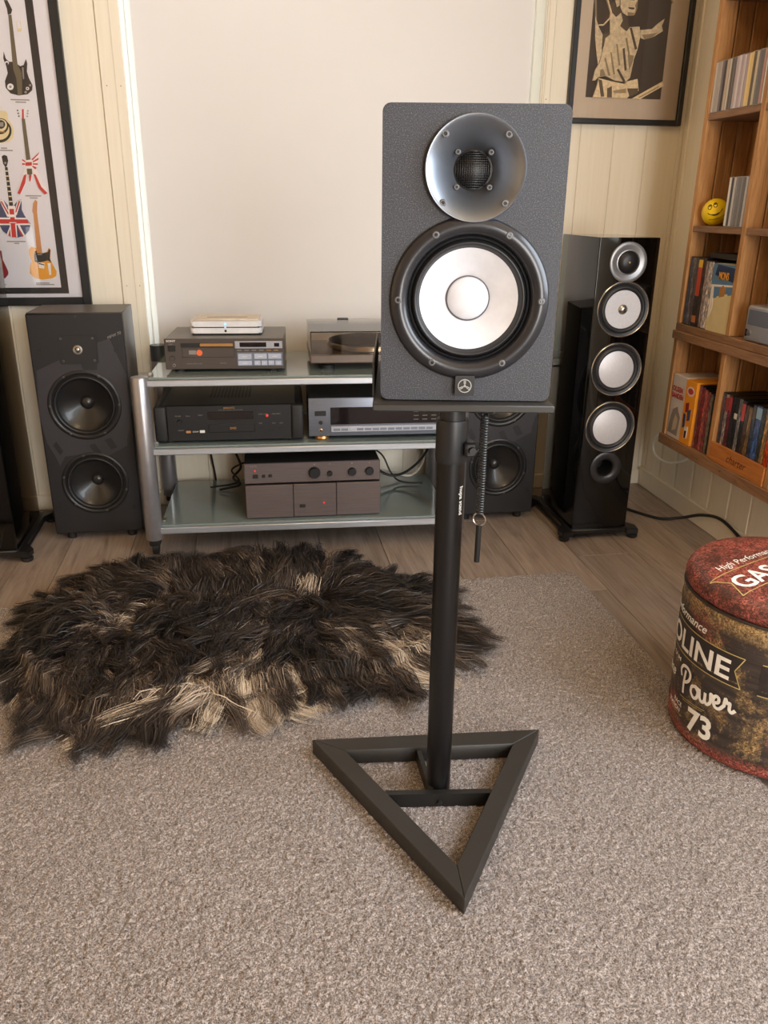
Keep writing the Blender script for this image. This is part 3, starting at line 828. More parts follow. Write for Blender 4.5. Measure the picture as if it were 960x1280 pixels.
# two white network boxes stacked on the CD player
def media_box(label, z, zh, base_dark, topplate):
    t = thing('media_box', label, 'media box', (-0.0665, 2.353, z), math.radians(-4))
    w, d = 0.2, 0.13
    b0 = 0.0
    b0 = 0.005 if base_dark else 0.0032
    build('dark_base_gap', one(bx, -w/2+0.006, w/2-0.006, 0.004, d-0.006, 0, b0+0.001, 0.001), 'ink', t)  # foot of the lower box; its black paints the shaded gap under the upper
    bm = bmesh.new(); prism(bm, rrect(w/2, d/2, 0.012, 0, d/2, 5), T(0, 0, b0), zh-b0)
    bmesh.ops.bevel(bm, geom=[e for e in bm.edges if abs(e.verts[0].co.z-e.verts[1].co.z) < 1e-6], offset=0.003, segments=2, affect='EDGES')
    build('shell', bm, 'whitebox', t)
    build('logo_mark', one(bx, -0.004, 0.002, -0.0006, 0.001, zh*0.45, zh*0.75), 'bled' if topplate else 'ink', t, smooth=False)
    if topplate:
        tp = build('top_plate', one(bx, -w/2+0.008, w/2-0.008, 0.010, d-0.008, zh, zh+0.005, 0.002), 'cream', t)
        build('slot', one(bx, -0.056, 0.058, 0.05, 0.054, zh+0.0045, zh+0.006), 'greyprint', tp, smooth=False)
        build('status_light', one(bx, -0.004, 0.001, -0.0006, 0.001, 0.0, 0.003), 'bled', t, smooth=False)
    return t
Z0 = ZS[0]+0.008+0.084
media_box('white flat media box lying directly on the grey cd player', Z0, 0.0200, True, False)
media_box('upper white media box with a blue light on a stack of two', Z0+0.0200, 0.0185, False, True)

# disc player on the middle shelf
w, h, d = 0.412, 0.102, 0.29
dv = thing('disc_player', 'wide black disc player with rounded side cheeks on the middle shelf', 'disc player', (-0.068, 2.246, ZS[1]+0.006), math.radians(-2.5))
feet(dv, w, d, -0.006)
build('body', one(bx, -w/2+0.02, w/2-0.02, 0.006, d, 0, h, 0.003), 'satin', dv)
for sx_ in (-1, 1):
    build('side_cheek', one(bx, *sorted((sx_*w/2, sx_*(w/2-0.034))), -0.004, d-0.02, 0, h-0.002, 0.007, 3), 'matte', dv)
build('front_panel', one(bx, -w/2+0.035, w/2-0.035, 0, 0.008, 0.002, h-0.001, 0.001), 'satin', dv)
wi = w-0.07; fb, kn, tx = front_fn(dv, wi, h)
fb('display', 0.325, 0.693, 0.60, 0.82, 0.0012, 'display')
tx('5 1', 0.40, 0.66, 0.007, 'digits'); tx('PCM', 0.49, 0.73, 0.005, 'digits'); tx('0:24', 0.60, 0.645, 0.0085, 'digits')
tx('MARANTZ', 0.455, 0.90, 0.0065, 'tan', bold=0.0001); tx('DVD AUDIO-VIDEO/SUPER AUDIO CD PLAYER', 0.415, 0.855, 0.0032, 'greyprint')
tr = fb('disc_tray', 0.33, 0.70, 0.25, 0.48, 0.003, 'satin', label='closed disc tray'); fb('tray_gap', 0.325, 0.705, 0.235, 0.495, 0.0008, 'ink')
text_on('DVD', 0.0085, T(-wi/2+0.50*wi, -0.0032, 0.33*h) @ FRONT, 'tan', dv, bold=0.0002)
kn('power_knob', 0.10, 0.555, 0.0068, 0.009, 'satin')
tx('POWER', 0.065, 0.70, 0.0045, 'greyprint'); tx('ON/OFF', 0.08, 0.30, 0.0045, 'greyprint'); tx('DISPLAY', 0.15, 0.70, 0.0035, 'greyprint'); tx('VIDEO', 0.245, 0.72, 0.0045, 'greyprint', shear=0.3)
fb('logo_mark', 0.145, 0.182, 0.235, 0.30, 0.0006, 'tan'); tx('DOLBY', 0.197, 0.255, 0.0052, 'print'); fb('logo_mark', 0.255, 0.295, 0.235, 0.31, 0.0006, 'print')
kn('standby_light', 0.805, 0.69, 0.004, 0.0015, 'led')
for u, v in ((0.765, 0.36), (0.845, 0.36), (0.915, 0.36), (0.845, 0.29), (0.915, 0.29)):
    fb('key', u-0.018, u+0.018, v-0.025, v+0.025, 0.002, 'matte')
for u in (0.735, 0.845, 0.905): tx('PLAY', u, 0.46, 0.0042, 'greyprint')
tx('SUPER AUDIO', 0.735, 0.72, 0.0040, 'greyprint'); tx('PURE DIRECT', 0.845, 0.72, 0.0040, 'greyprint')
for k2 in range(12):
    build('vent_slot', one(bx, -0.06+k2*0.010, -0.055+k2*0.010, 0.1, 0.24, h-0.0005, h+0.0006), 'ink', dv, smooth=False)

# receiver on the middle shelf
w, h, d = 0.43, 0.112, 0.28
rc = thing('receiver', 'blue grey tuner amplifier with dark display beside the black disc player', 'receiver', (0.367, 2.232, ZS[1]+0.010), math.radians(-2.5))
for sx_ in (-1, 1):
    for y in (0.02, d-0.05):
        bm = bmesh.new(); lathe(bm, [(0, -0.010), (0.019, -0.010), (0.022, -0.006), (0.020, 0.0), (0, 0.0)], T(sx_*(w/2-0.038), y, 0), 20); build('foot', bm, 'gold', rc, label='brass foot')
build('body', one(bx, -w/2+0.002, w/2-0.002, 0.006, d, 0, h, 0.002), 'matte', rc)
build('front_panel', one(bx, -w/2, w/2, 0, 0.008, 0.001, h, 0.003, 2), 'bluegrey', rc)
fb, kn, tx = front_fn(rc, w, h)
fb('display', 0.145, 0.905, 0.31, 0.755, 0.0008, 'display')
stp = fb('key_strip', 0.148, 0.86, 0.12, 0.265, 0.0035, 'silver')
for i in range(13): fb('key', 0.165+i*0.052, 0.208+i*0.052, 0.155, 0.215, 0.0048, 'bluegrey' if i != 2 else 'silver', stp)
fb('power_button', 0.042, 0.115, 0.55, 0.67, 0.004, 'satin'); kn('mode_button', 0.08, 0.37, 0.0055, 0.004, 'ink')
kn('phones_jack', 0.08, 0.165, 0.0055, 0.002, 'gold'); kn('jack_hole', 0.08, 0.165, 0.003, 0.0024, 'ink')
for r_ in range(3):
    for c_ in range(3): fb('mode_light', 0.70+c_*0.06, 0.735+c_*0.06, 0.40+r_*0.1, 0.42+r_*0.1, 0.0014, 'greyprint')
kn('volume_knob', 0.94, 0.36, 0.0165, 0.018, 'bluegrey'); tx('ONKYO', 0.042, 0.86, 0.0065, 'greyprint')

# turntable on the top shelf
w, d = 0.43, 0.272
tt = thing('turntable', 'record turntable under a clear dust cover on the top shelf', 'turntable', (0.379, 2.272, ZS[0]+0.020), math.radians(-2))
build('plinth', one(bx, -w/2, w/2, 0, d, 0, 0.024, 0.003), 'plinth', tt)
for sx_ in (-1, 1):
    for y in (0.045, d-0.05):
        bm = bmesh.new(); lathe(bm, [(0, -0.020), (0.021, -0.020), (0.021, -0.010), (0.015, -0.007), (0.015, 0), (0, 0)], T(sx_*(w/2-0.05), y, 0), 24); build('foot', bm, 'matte', tt)
bm = bmesh.new(); lathe(bm, [(0, 0.026), (0.126, 0.026), (0.130, 0.030), (0.130, 0.040), (0.128, 0.044), (0, 0.044)], T(-0.03, d/2, 0), 64); build('platter', bm, 'platter', tt)
bm = bmesh.new(); lathe(bm, [(0, 0.044), (0.124, 0.044), (0.124, 0.047), (0, 0.047)], T(-0.03, d/2, 0), 48); build('platter_mat', bm, 'matte', tt)
build('tonearm', one(tube, [(0.165, 0.225, 0.055), (0.165, 0.19, 0.056), (0.15, 0.10, 0.056), (0.12, 0.06, 0.054)], 0.004, 8), 'steel', tt)
build('arm_base', one(cyl, (0.165, 0.215, 0.024), (0.165, 0.215, 0.05), 0.022, n=24), 'steel', tt)
H0, H1 = 0.0255, 0.086
lid = build('dust_cover', one(bx, -w/2+0.001, w/2-0.001, 0.001, 0.004, H0, H1), 'lid', tt, label='clear smoky dust cover', smooth=False)
build('lid_side', one(bx, -w/2+0.001, -w/2+0.004, 0.004, d-0.003, H0, H1), 'lid', lid, smooth=False)
build('lid_side', one(bx, w/2-0.004, w/2-0.001, 0.004, d-0.003, H0, H1), 'lid', lid, smooth=False)
build('lid_top', one(bx, -w/2+0.001, w/2-0.001, 0.001, d-0.003, H1, H1+0.003, 0.001), 'lid', lid, smooth=False)
build('hinge', one(bx, -0.12, -0.085, d-0.012, d+0.002, H1-0.006, H1+0.006, 0.002), 'darksteel', lid)

# pre-amplifier on a power amplifier, bottom shelf
w, h, d = 0.394, 0.100, 0.27
pa = thing('power_amplifier', 'bronze power amplifier with three plain front panels on the lowest shelf', 'amplifier', (0.162, 2.236, ZS[2]+0.004), math.radians(-1.2))
feet(pa, w, d, -0.004)
build('body', one(bx, -w/2+0.001, w/2-0.001, 0.006, d, 0, h, 0.001), 'matte', pa)
fb, kn, tx = front_fn(pa, w, h)
for u0, u1 in ((0, 0.347), (0.350, 0.667), (0.670, 1.0)):
    build('front_panel', one(bx, -w/2+u0*w, -w/2+u1*w, -0.001, 0.008, 0, h, 0.0012), 'bronze', pa, smooth=False)
fb('power_button', 0.393, 0.435, 0.29, 0.38, 0.005, 'ink'); kn('power_light', 0.575, 0.41, 0.0035, 0.003, 'led')
tx('ROTEL', 0.47, 0.90, 0.0065, 'greyprint')
h2, d2 = 0.060, 0.27
pr_ = thing('preamplifier', 'bronze preamplifier with four black knobs on top of the power amplifier', 'amplifier', (0.161, 2.240, ZS[2]+0.004+0.100+0.005), math.radians(-1.2))
feet(pr_, w, d2, -0.005)
build('body', one(bx, -w/2+0.001, w/2-0.001, 0.006, d2, 0, h2, 0.001), 'matte', pr_)
build('front_panel', one(bx, -w/2, w/2, 0, 0.008, 0, h2, 0.0012), 'bronze', pr_, smooth=False)
fb, kn, tx = front_fn(pr_, w, h2)
kn('volume_knob', 0.512, 0.50, 0.0165, 0.016, 'satin'); kn('balance_knob', 0.625, 0.42, 0.0078, 0.010, 'satin'); kn('treble_knob', 0.79, 0.47, 0.0122, 0.012, 'satin'); kn('bass_knob', 0.92, 0.48, 0.0122, 0.012, 'satin')
kn('power_light', 0.078, 0.64, 0.003, 0.002, 'led'); fb('power_button', 0.063, 0.098, 0.28, 0.47, 0.004, 'ink')
fb('key', 0.128, 0.15, 0.31, 0.45, 0.004, 'ink'); fb('key', 0.176, 0.20, 0.32, 0.46, 0.004, 'ink'); tx('ROTEL', 0.045, 0.83, 0.0065, 'greyprint')
for u in (0.512, 0.625, 0.79, 0.92): fb('index_mark', u-0.002, u+0.002, 0.86, 0.90, 0.0005, 'print')

# cables behind the rack
def cable(name, pts, r, mat, label, cat='cable'):
    return build(name, one(tube, spline(pts), r, 7), mat, None, label, cat)
cable('cable', [(-0.17, 2.655, 0.50), (-0.165, 2.645, 0.40), (-0.155, 2.640, 0.25), (-0.14, 2.642, 0.12), (-0.12, 2.645, 0.012), (-0.02, 2.63, 0.004)], 0.0035, 'cable', 'black cable hanging down the wall behind the left of the rack')
cable('cable', [(-0.055, 2.53, 0.27), (-0.065, 2.54, 0.22), (-0.05, 2.52, 0.17), (-0.075, 2.50, 0.14), (-0.055, 2.49, 0.120), (-0.12, 2.50, 0.1015)], 0.004, 'cable', 'black lead bundled behind the left end of the amplifiers')
cable('cable', [(-0.04, 2.53, 0.18), (-0.08, 2.55, 0.15), (-0.06, 2.53, 0.115), (-0.15, 2.53, 0.1005)], 0.003, 'cable', 'thin black lead trailing onto the lowest glass shelf')
cable('cable', [(0.36, 2.53, 0.17), (0.43, 2.51, 0.125), (0.50, 2.52, 0.135), (0.57, 2.55, 0.20), (0.60, 2.645, 0.30), (0.60, 2.655, 0.44)], 0.0045, 'cable', 'thick black cable curving up from the amplifiers towards the right post')
cable('cable', [(0.36, 2.54, 0.22), (0.41, 2.53, 0.19), (0.44, 2.52, 0.13), (0.47, 2.50, 0.104), (0.54, 2.48, 0.1015)], 0.003, 'cable', 'thin black lead drooping beside the amplifiers onto the shelf')
cable('cable', [(0.36, 2.56, 0.14), (0.45, 2.56, 0.118), (0.52, 2.56, 0.105), (0.57, 2.60, 0.16), (0.565, 2.645, 0.30), (0.565, 2.655, 0.42)], 0.004, 'cream', 'beige cable rising behind the right end of the rack')

# ------------------------------------------------------------------ older loudspeakers
def driver(parent, name, x, z, R, conem, ringm, depth=0.03, cap=0.018, d0=0.004, screws=6, capm=None, so=0.0):
    bm = bmesh.new(); lathe(bm, [(R, -0.001), (R, d0*0.6), (R-0.002, d0), (R*0.90, d0), (R*0.87, d0*0.2), (R*0.86, -0.003)], F_(x, z), 56)
    fr = build(name, bm, ringm, parent, ang=50)
    bm = bmesh.new(); pf = [(R*0.87, -0.001)]
    for i in range(9): t = i/8; pf.append((R*(0.86-0.12*t), -0.001+0.007*math.sin(PI*t)))
    pf.append((R*0.735, -0.004)); lathe(bm, pf, F_(x, z), 56); build('surround', bm, 'rubber', fr, ang=60)
    bm = bmesh.new(); pf = []
    for i in range(9): t = i/8; pf.append((R*0.745-(R*0.745-cap)*t, -0.002-depth*(t**0.8)))
    lathe(bm, pf, F_(x, z), 56); build('cone', bm, conem, fr, ang=60)
    bm = bmesh.new(); pf = [(cap*1.02, -0.004-depth)]
    for i in range(1, 7): a = PI/2*i/6; pf.append((cap*math.cos(a) if i < 6 else 0, -0.003-depth+cap*0.62*math.sin(a)))
    lathe(bm, pf, F_(x, z), 28); build('dust_cap', bm, capm or conem, fr, ang=60)
    bm = bmesh.new(); lathe(bm, [(R*0.84, -0.008-depth), (0, -0.008-depth)], F_(x, z), 20); build('back_disc', bm, 'matte', fr)
    for i in range(screws):
        a = 2*PI*(i+0.5)/screws+so; share('screw', SC2, fr, (x+R*0.94*math.sin(a), -d0, z+R*0.94*math.cos(a)))
    return fr
BXW, BXH, BXD = 0.257, 0.652, 0.21
def old_speaker(label, loc, rz=0.0):
    t = thing('bookshelf_speaker', label, 'speaker', loc, rz, 'pair of matt black two woofer loudspeakers')
    w, h, d = BXW, BXH, BXD
    cabx = build('cabinet', one(bx, -w/2, w/2, 0.016, d, 0, h, 0.0015), 'cabinet', t)
    baf = build('baffle', one(bx, -w/2+0.001, w/2-0.001, 0.0, 0.0165, 0.001, h-0.001, 0.003), 'baffle', t)
    zz = lambda y: 0
    U = lambda px, py: (wy(px, py, 2.387)[0]+0.4775, wy(px, py, 2.387)[1]-0.022)
    driver(t, 'woofer', *U(106.5, 506), 0.101, 'cone', 'satin', 0.034, 0.019)
    driver(t, 'woofer', *U(120, 603), 0.0950, 'cone', 'satin', 0.034, 0.017, so=0.25)
    # printed lighter panel shapes between the drivers
    P1 = [U(*p) for p in ((46, 463), (74, 450), (101, 453), (104, 462), (122, 462), (122, 428), (137, 423), (158, 468), (163, 530), (158, 555), (60, 555), (50, 520))]
    P2 = [U(*p) for p in ((59, 552), (158, 535), (160, 556), (134, 570), (110, 566), (82, 570), (76, 582), (70, 570))]
    pr1 = build('baffle_print', one(prism, P1, FRONT, 0.0006), 'gpanel', t, smooth=False); pr3 = build('baffle_print', one(prism, P2, FRONT, 0.0004), 'gpanel', t, smooth=False)
    holes = [(*U(106.5, 506), 0.0840, 0.055), (*U(120, 603), 0.0795, 0.055)]
    for oo in (baf, cabx): bool_cut(oo, holes)
    bool_cut(pr1, [(hx, hz, hr+0.012, 0.02) for hx, hz, hr, hd in holes]); bool_cut(pr3, [(hx, hz, hr+0.012, 0.02) for hx, hz, hr, hd in holes])
    for a, b in (((112, 556), (119, 553)), ((131, 549), (139, 546)), ((67, 556), (71, 551))):
        (x0, z0), (x1, z1) = U(*a), U(*b)
        build('print_bar', one(prism, [(x0, z0), (x1, z1), (x1+0.016, z1-0.03), (x0+0.016, z0-0.03)], FRONT, 0.0014), 'baffle', t, smooth=False)
    xt, zt = U(98, 436.5)
    bm = bmesh.new(); prism(bm, rrect(0.050, 0.0385, 0.006, xt, zt, 4), FRONT, 0.003)
    tp = build('tweeter_plate', bm, 'baffle', t)
    bm = bmesh.new(); prism(bm, rrect(0.0525, 0.041, 0.007, xt, zt, 4), FRONT, 0.0012); build('plate_gap', bm, 'ink', tp)
    bm = bmesh.new(); lathe(bm, [(0.0125, 0.003), (0.0125, 0.006), (0.0085, 0.0065), (0.0078, 0.004)], F_(xt, zt), 28); build('tweeter_ring', bm, 'steel', tp)
    bm = bmesh.new(); lathe(bm, [(0.0078, 0.004), (0.006, 0.0075), (0.003, 0.009), (0, 0.0095)], F_(xt, zt), 24); build('tweeter_dome', bm, 'chrome', tp)
    for sx_ in (-1, 1):
        for sz in (-1, 1): share('screw', SC2, tp, (xt+sx_*0.042, -0.003, zt+sz*0.031))
    for px, py in ((49.5, 438), (146, 437), (76, 633), (168, 633)):
        x, z = U(px, py); bm = bmesh.new(); lathe(bm, [(0.0075, 0), (0.0075, 0.002), (0.004, 0.002), (0.0035, -0.002), (0, -0.002)], F_(x, z), 16); build('grille_socket', bm, 'ink', t)
    x, z = U(94, 395.5); bm = bmesh.new(); lathe(bm, [(0.003, 0), (0.003, 0.0012), (0, 0.0012)], F_(x, z), 10); build('screw', bm, 'darksteel', t)
    x, z = U(135, 424); text_on('MFW 70', 0.0115, T(x, 0, z) @ FRONT @ Matrix.Rotation(math.radians(22), 4, 'Z'), 'greyprint', t, shear=0.3)
    for sx_ in (-1, 1):
        for y in (0.03, d-0.03): build('foot', one(cyl, (sx_*(w/2-0.04), y, -0.022), (sx_*(w/2-0.04), y, 0.0), 0.013, n=14), 'matte', t)
    return t
old_speaker('matt black two woofer loudspeaker standing left of the rack', (-0.4775, 2.381, 0.022))
old_speaker('matt black two woofer loudspeaker partly hidden behind the stand pole', (0.757, 2.372, 0.022))

# ------------------------------------------------------------------ glossy floorstanding towers
def tower(label, loc, rz, mirror=1):
    t = thing('tower_speaker', label, 'speaker', loc, rz, 'pair of glossy black tower loudspeakers')
    w, d, z0, z1 = 0.176, 0.275, 0.034, 0.884
    bm = bmesh.new(); prism(bm, rrect(w/2, d/2, 0.003, 0, d/2, 3), T(0, 0, z0), z1-z0)
    bmesh.ops.bevel(bm, geom=[e for e in bm.edges if all(abs(v.co.z-z1) < 1e-6 for v in e.verts)], offset=0.0015, segments=2, affect='EDGES')
    tcab = build('cabinet', bm, 'gloss', t)
    # plinth with outriggers and feet
    build('plinth', one(bx, -w/2-0.006, w/2+0.006, -0.010, d+0.030, 0.018, z0, 0.003), 'satin', t)
    for sx_ in (-1, 1):
        bm = bmesh.new(); prism(bm, [(sx_*0.085, -0.018), (sx_*0.122, -0.022), (sx_*0.128, 0.012), (sx_*0.100, 0.045), (sx_*0.098, d-0.01), (sx_*0.122, d+0.02), (sx_*0.118, d+0.048), (sx_*0.085, d+0.045)], T(0, 0, 0.014), 0.019)
        bmesh.ops.bevel(bm, geom=bm.edges[:], offset=0.003, segments=2, affect='EDGES')
        build('outrigger', bm, 'satin', t)
        for y in (-0.004, d+0.032):
            bm = bmesh.new(); lathe(bm, [(0, 0), (0.014, 0), (0.017, 0.004), (0.017, 0.011), (0.012, 0.014), (0, 0.014)], T(sx_*0.111, y, 0), 20); build('foot', bm, 'rubber', t)
    Uw = lambda px, py: (wy(px, py, 2.178)[0]-1.034, wy(px, py, 2.178)[1])
    # tweeter
    x, z = 0.0, Uw(786, 328)[1]
    bm = bmesh.new(); lathe(bm, [(0.054, 0), (0.054, 0.003), (0.051, 0.005), (0.044, 0.004), (0.034, 0.0015), (0.0335, 0.003), (0.031, 0.0035), (0.030, 0.001)], F_(x, z), 48); tw = build('tweeter', bm, 'lightring', t, ang=50)
    bm = bmesh.new(); lathe(bm, [(0.030, 0.001), (0.026, 0.006), (0.015, 0.010), (0, 0.0115)], F_(x, z), 40); build('tweeter_grille', bm, 'mesh', tw, ang=60)
    bm = bmesh.new(); lathe(bm, [(0.003, 0.0113), (0.0015, 0.0126), (0, 0.013)], F_(x, z), 10); build('gold_dome', bm, 'gold', tw)
    zs = [Uw(778.5, 387)[1], Uw(770, 462)[1], Uw(762, 534)[1]]
    for i, z in enumerate(zs):
        R = 0.0765
        bm = bmesh.new(); lathe(bm, [(R, -0.0005), (R, 0.003), (R-0.0018, 0.0045), (R-0.0036, 0.003)], F_(0, z), 56); fr = build('woofer', bm, 'chrome', t, ang=50)
        bm = bmesh.new(); pf = [(R-0.0036, 0.0028), (R-0.010, 0.002)]
        for k_ in range(9): s = k_/8; pf.append((R-0.011-0.012*s, 0.001+0.005*math.sin(PI*s)))
        pf.append((R-0.0245, 0.0005)); lathe(bm, pf, F_(0, z), 56); build('surround', bm, 'rubber', fr, ang=60)
        bm = bmesh.new()
        if i == 0:
            lathe(bm, [(0.0525, 0.0012), (0.030, -0.006+0.007), (0.014, 0.0006)], F_(0, z), 48); build('cone', bm, 'tcone', fr, ang=60)
            bm = bmesh.new(); lathe(bm, [(0.014, 0.0005), (0.012, 0.004), (0.006, 0.008), (0, 0.009)], F_(0, z), 24); build('phase_plug', bm, 'steel', fr, ang=60)
            bm = bmesh.new(); lathe(bm, [(0.0035, 0.0085), (0.003, 0.0098), (0, 0.010)], F_(0, z), 10); build('plug_tip', bm, 'ink', fr)
        else:
            lathe(bm, [(0.0525, 0.0012), (0.042, 0.0035), (0.022, 0.0062), (0, 0.0072)], F_(0, z), 48); build('cone', bm, 'tcone', fr, ang=60)
    z = Uw(756, 585)[1]
    bm = bmesh.new(); lathe(bm, [(0.049, 0), (0.049, 0.003), (0.046, 0.0048), (0.031, 0.0035), (0.026, 0.001), (0.0245, -0.002), (0.0225, -0.07), (0.0, -0.07)], F_(0, z), 48); pt = build('port', bm, 'darksteel', t, ang=50)
    bool_cut(tcab, [(0, z, 0.0262, 0.08)])
    bm = bmesh.new(); lathe(bm, [(0.0240, -0.004), (0.0224, -0.0695), (0, -0.0695)], F_(0, z), 32); build('port_tube', bm, 'ink', pt)
    return t
tower('glossy black tower speaker with silver drivers in the right corner', (1.034, 2.180, 0), 0)
tower('glossy black tower speaker cut off by the left picture edge', (-0.770, 2.250, 0), 0)
cable('cable', [(1.05, 2.462, 0.14), (1.07, 2.53, 0.07), (1.12, 2.545, 0.008), (1.19, 2.47, 0.006), (1.24, 2.38, 0.006), (1.30, 2.30, 0.005), (1.355, 2.26, 0.02), (1.388, 2.20, 0.05), (1.392, 2.10, 0.072), (1.388, 1.98, 0.055), (1.386, 1.88, 0.025), (1.38, 1.78, 0.006), (1.37, 1.6, 0.005)], 0.005, 'cable', 'black cable running from the right tower along the skirting board')

# ------------------------------------------------------------------ wooden wall bookshelf
XF = 1.262; XB = XW-0.001
bs = thing('bookshelf', 'wooden wall shelf of pallet boards holding discs on the right wall', 'bookshelf', (1.335, 1.9, 0.27))
bx0, by0, bz0 = bs.location
def bpart(name, x0, x1, y0, y1, z0, z1, mat, bev=0.0015, label=None):
    cx, cy, cz = (x0+x1)/2, (y0+y1)/2, (z0+z1)/2
    return build(name, one(bx, x0-cx, x1-cx, y0-cy, y1-cy, z0-cz, z1-cz, bev), mat, bs, loc=(cx-bx0, cy-by0, cz-bz0), smooth=False, label=label)
YE = 2.292
UPY = (2.272, 2.008, 1.735, 1.46)             # near face of each upright
YN = 1.44
UT = 0.020
ZT = 1.78
def upright(yf, z0, z1):
    n = 3; wv = (XB-0.006-XF)/n
    for i in range(n):
        bpart('upright_plank', XF+i*wv+(0.0018 if i else 0), XF+(i+1)*wv-0.0018, yf, yf+UT, z0, z1, 'wood', 0.002)
for yf in UPY:
    upright(yf, 0.640, ZT); upright(yf, 0.300, 0.594)
# shelves: level, thickness
for z, tk, mt in ((0.300, 0.030, 'woody'), (0.618, 0.024, 'woody'),):
    bpart('shelf_board', XF-0.006, XB-0.006, YN, YE+0.004, z-tk, z, mt)
bpart('shelf_board', XF, XB-0.006, YN, YE, 0.6185, 0.6395, 'woody')
for z in (0.914, 1.201, 1.485):
    for ya, yb in zip(UPY[1:], UPY):
        bpart('shelf_board', XF+0.001, XB-0.006, ya+UT+0.0005, yb-0.0005, z-0.017, z, 'woody')
bpart('shelf_board', XF-0.004, XB-0.006, YN, YE+0.004, ZT, ZT+0.02, 'woody')
# back boards
y = YE
while y > YN+0.02:
    ya = max(y-0.092, YN); bpart('back_board', XB-0.0055, XB, ya+0.0015, y-0.0015, 0.275, ZT, 'wood', 0.001); y -= 0.092
for y in (2.2, 2.06, 1.94, 1.86, 1.6):
    bpart('nail_head', XF-0.0072, XF-0.0055, y-0.002, y+0.002, 0.283, 0.287, 'steel', 0)
fas = bpart('fascia_board', XF-0.004, XF+0.006, 1.757, 2.006, 0.301, 0.352, 'crate', 0.001, label='orange brown crate board with burnt lettering')
MS = Matrix(((0, 0, -1, 0), (-1, 0, 0, 0), (0, 1, 0, 0), (0, 0, 0, 1)))   # text plane facing -x, reading along -y
ft = text_on('charter', 0.030, T(XF-0.004-bx0, 1.925-by0, 0.318-bz0) @ MS, 'burn', bs, shear=0.35, name='burnt_lettering'); 

def ordw(i): return ['first', 'second', 'third', 'fourth', 'fifth', 'sixth', 'seventh', 'eighth', 'ninth', 'tenth', 'eleventh', 'twelfth', 'thirteenth', 'fourteenth', 'fifteenth', 'sixteenth', 'seventeenth', 'eighteenth', 'nineteenth', 'twentieth', 'twenty first', 'twenty second'][i]
def case(name, cat, label, group, y1, th, z, h, dp, col, xf, sleeve='spine', body='clear', lean=0.0, band=None):
    # a disc case standing on a shelf: front edge at xf, occupying y1-th..y1
    t = thing(name, label, cat, (xf, y1-th/2, z), 0, group)
    build('case', one(bx, 0.0006, dp, -th/2+0.0003, th/2-0.0003, 0, h, 0.0006), body, t, smooth=False)
    o = build('spine_insert', one(bx, -0.0004, 0.004, -th/2+0.0008, th/2-0.0008, 0.002, h-0.002, 0.0003), sleeve, t, smooth=False)
    o.color = lin(*col)
    if band:
        b = build('spine_band', one(bx, -0.0008, 0.002, -th/2+0.0009, th/2-0.0009, h*band[0], h*band[1]), 'spine', o, smooth=False); b.color = lin(*band[2])
    if lean: t.rotation_euler = (lean, 0, 0)
    return t
# compact discs on the top row
cdc = [((206, 200, 196), 'pale grey'), ((176, 168, 164), 'grey'), ((180, 172, 170), 'grey'), ((120, 112, 122), 'mauve grey'), ((60, 56, 62), 'black'), ((196, 178, 160), 'beige'), ((214, 206, 196), 'off white'), ((84, 74, 72), 'dark brown'),
       ((96, 88, 88), 'dark grey'), ((190, 176, 186), 'pale mauve'), ((214, 206, 212), 'white'), ((182, 166, 176), 'mauve'), ((206, 196, 202), 'pale mauve'), ((178, 160, 168), 'mauve'), ((238, 210, 140), 'cream yellow'), ((228, 200, 134), 'cream yellow'), ((92, 74, 52), 'brown'),
       ((196, 184, 162), 'beige'), ((112, 108, 108), 'grey'), ((100, 98, 100), 'dark grey'), ((188, 140, 132), 'dusty pink'), ((222, 222, 222), 'white')]
y = 2.270
for i, (c, nm) in enumerate(cdc):
    th = 0.0108
    case('compact_disc', 'cd', f'{nm} cd case, {ordw(i)} from the left on the top shelf row', 'compact discs on the top shelf row', y, th, 1.2015, 0.1235+random.uniform(-0.0006, 0.0012), 0.130, c, XF+0.003+random.uniform(0, 0.002))
    y -= th+0.0002
cdc = [((222, 218, 214), 'white'), ((46, 44, 48), 'black'), ((196, 192, 192), 'pale grey'), ((128, 126, 130), 'grey'), ((112, 110, 114), 'dark grey'), ((126, 124, 128), 'grey'), ((100, 98, 102), 'dark grey'), ((190, 184, 186), 'pale grey'), ((150, 146, 150), 'grey')]
y = 2.130
for i, (c, nm) in enumerate(cdc):
    case('compact_disc', 'cd', f'{nm} cd case, {ordw(i)} from the left beside the yellow ball', 'compact discs beside the yellow ball', y, 0.0108, 0.9145, 0.1235, 0.126, c, XF+0.008)
    y -= 0.0110
# DVDs above the middle board
mid = [(0.0150, (58, 74, 104), 'blue', None), (0.0150, (110, 104, 110), 'grey', None), (0.0150, (92, 76, 84), 'mauve grey', None), (0.0225, (38, 36, 40), 'black, red and yellow', (0.45, 0.93, (200, 74, 48))), (0.0145, (70, 52, 50), 'dark brown', None), (0.0145, (168, 150, 144), 'beige', None), (0.0125, (206, 196, 198), 'white', None), (0.0125, (196, 186, 176), 'cream', None)]
y = 2.266
ZM = 0.640
for i, (th, c, nm, bd_) in enumerate(mid):
    t = case('dvd', 'dvd', f'{nm} dvd spine, {ordw(i)} from the left above the middle board', 'dvds above the middle board', y, th, ZM, 0.190-(0.006 if i > 4 else 0), 0.128, c, XF+0.006, 'spinetext', 'satin', 0, bd_)
    if i == 3:
        for a, b_, cc in ((0.86, 0.97, (236, 196, 60)), (0.06, 0.16, (188, 112, 60))):
            o = build('spine_patch', one(bx, -0.001, 0.002, -th/2+0.001, th/2-0.001, 0.19*a, 0.19*b_), 'spine', t, smooth=False); o.color = lin(*cc)
    y -= th+0.0005
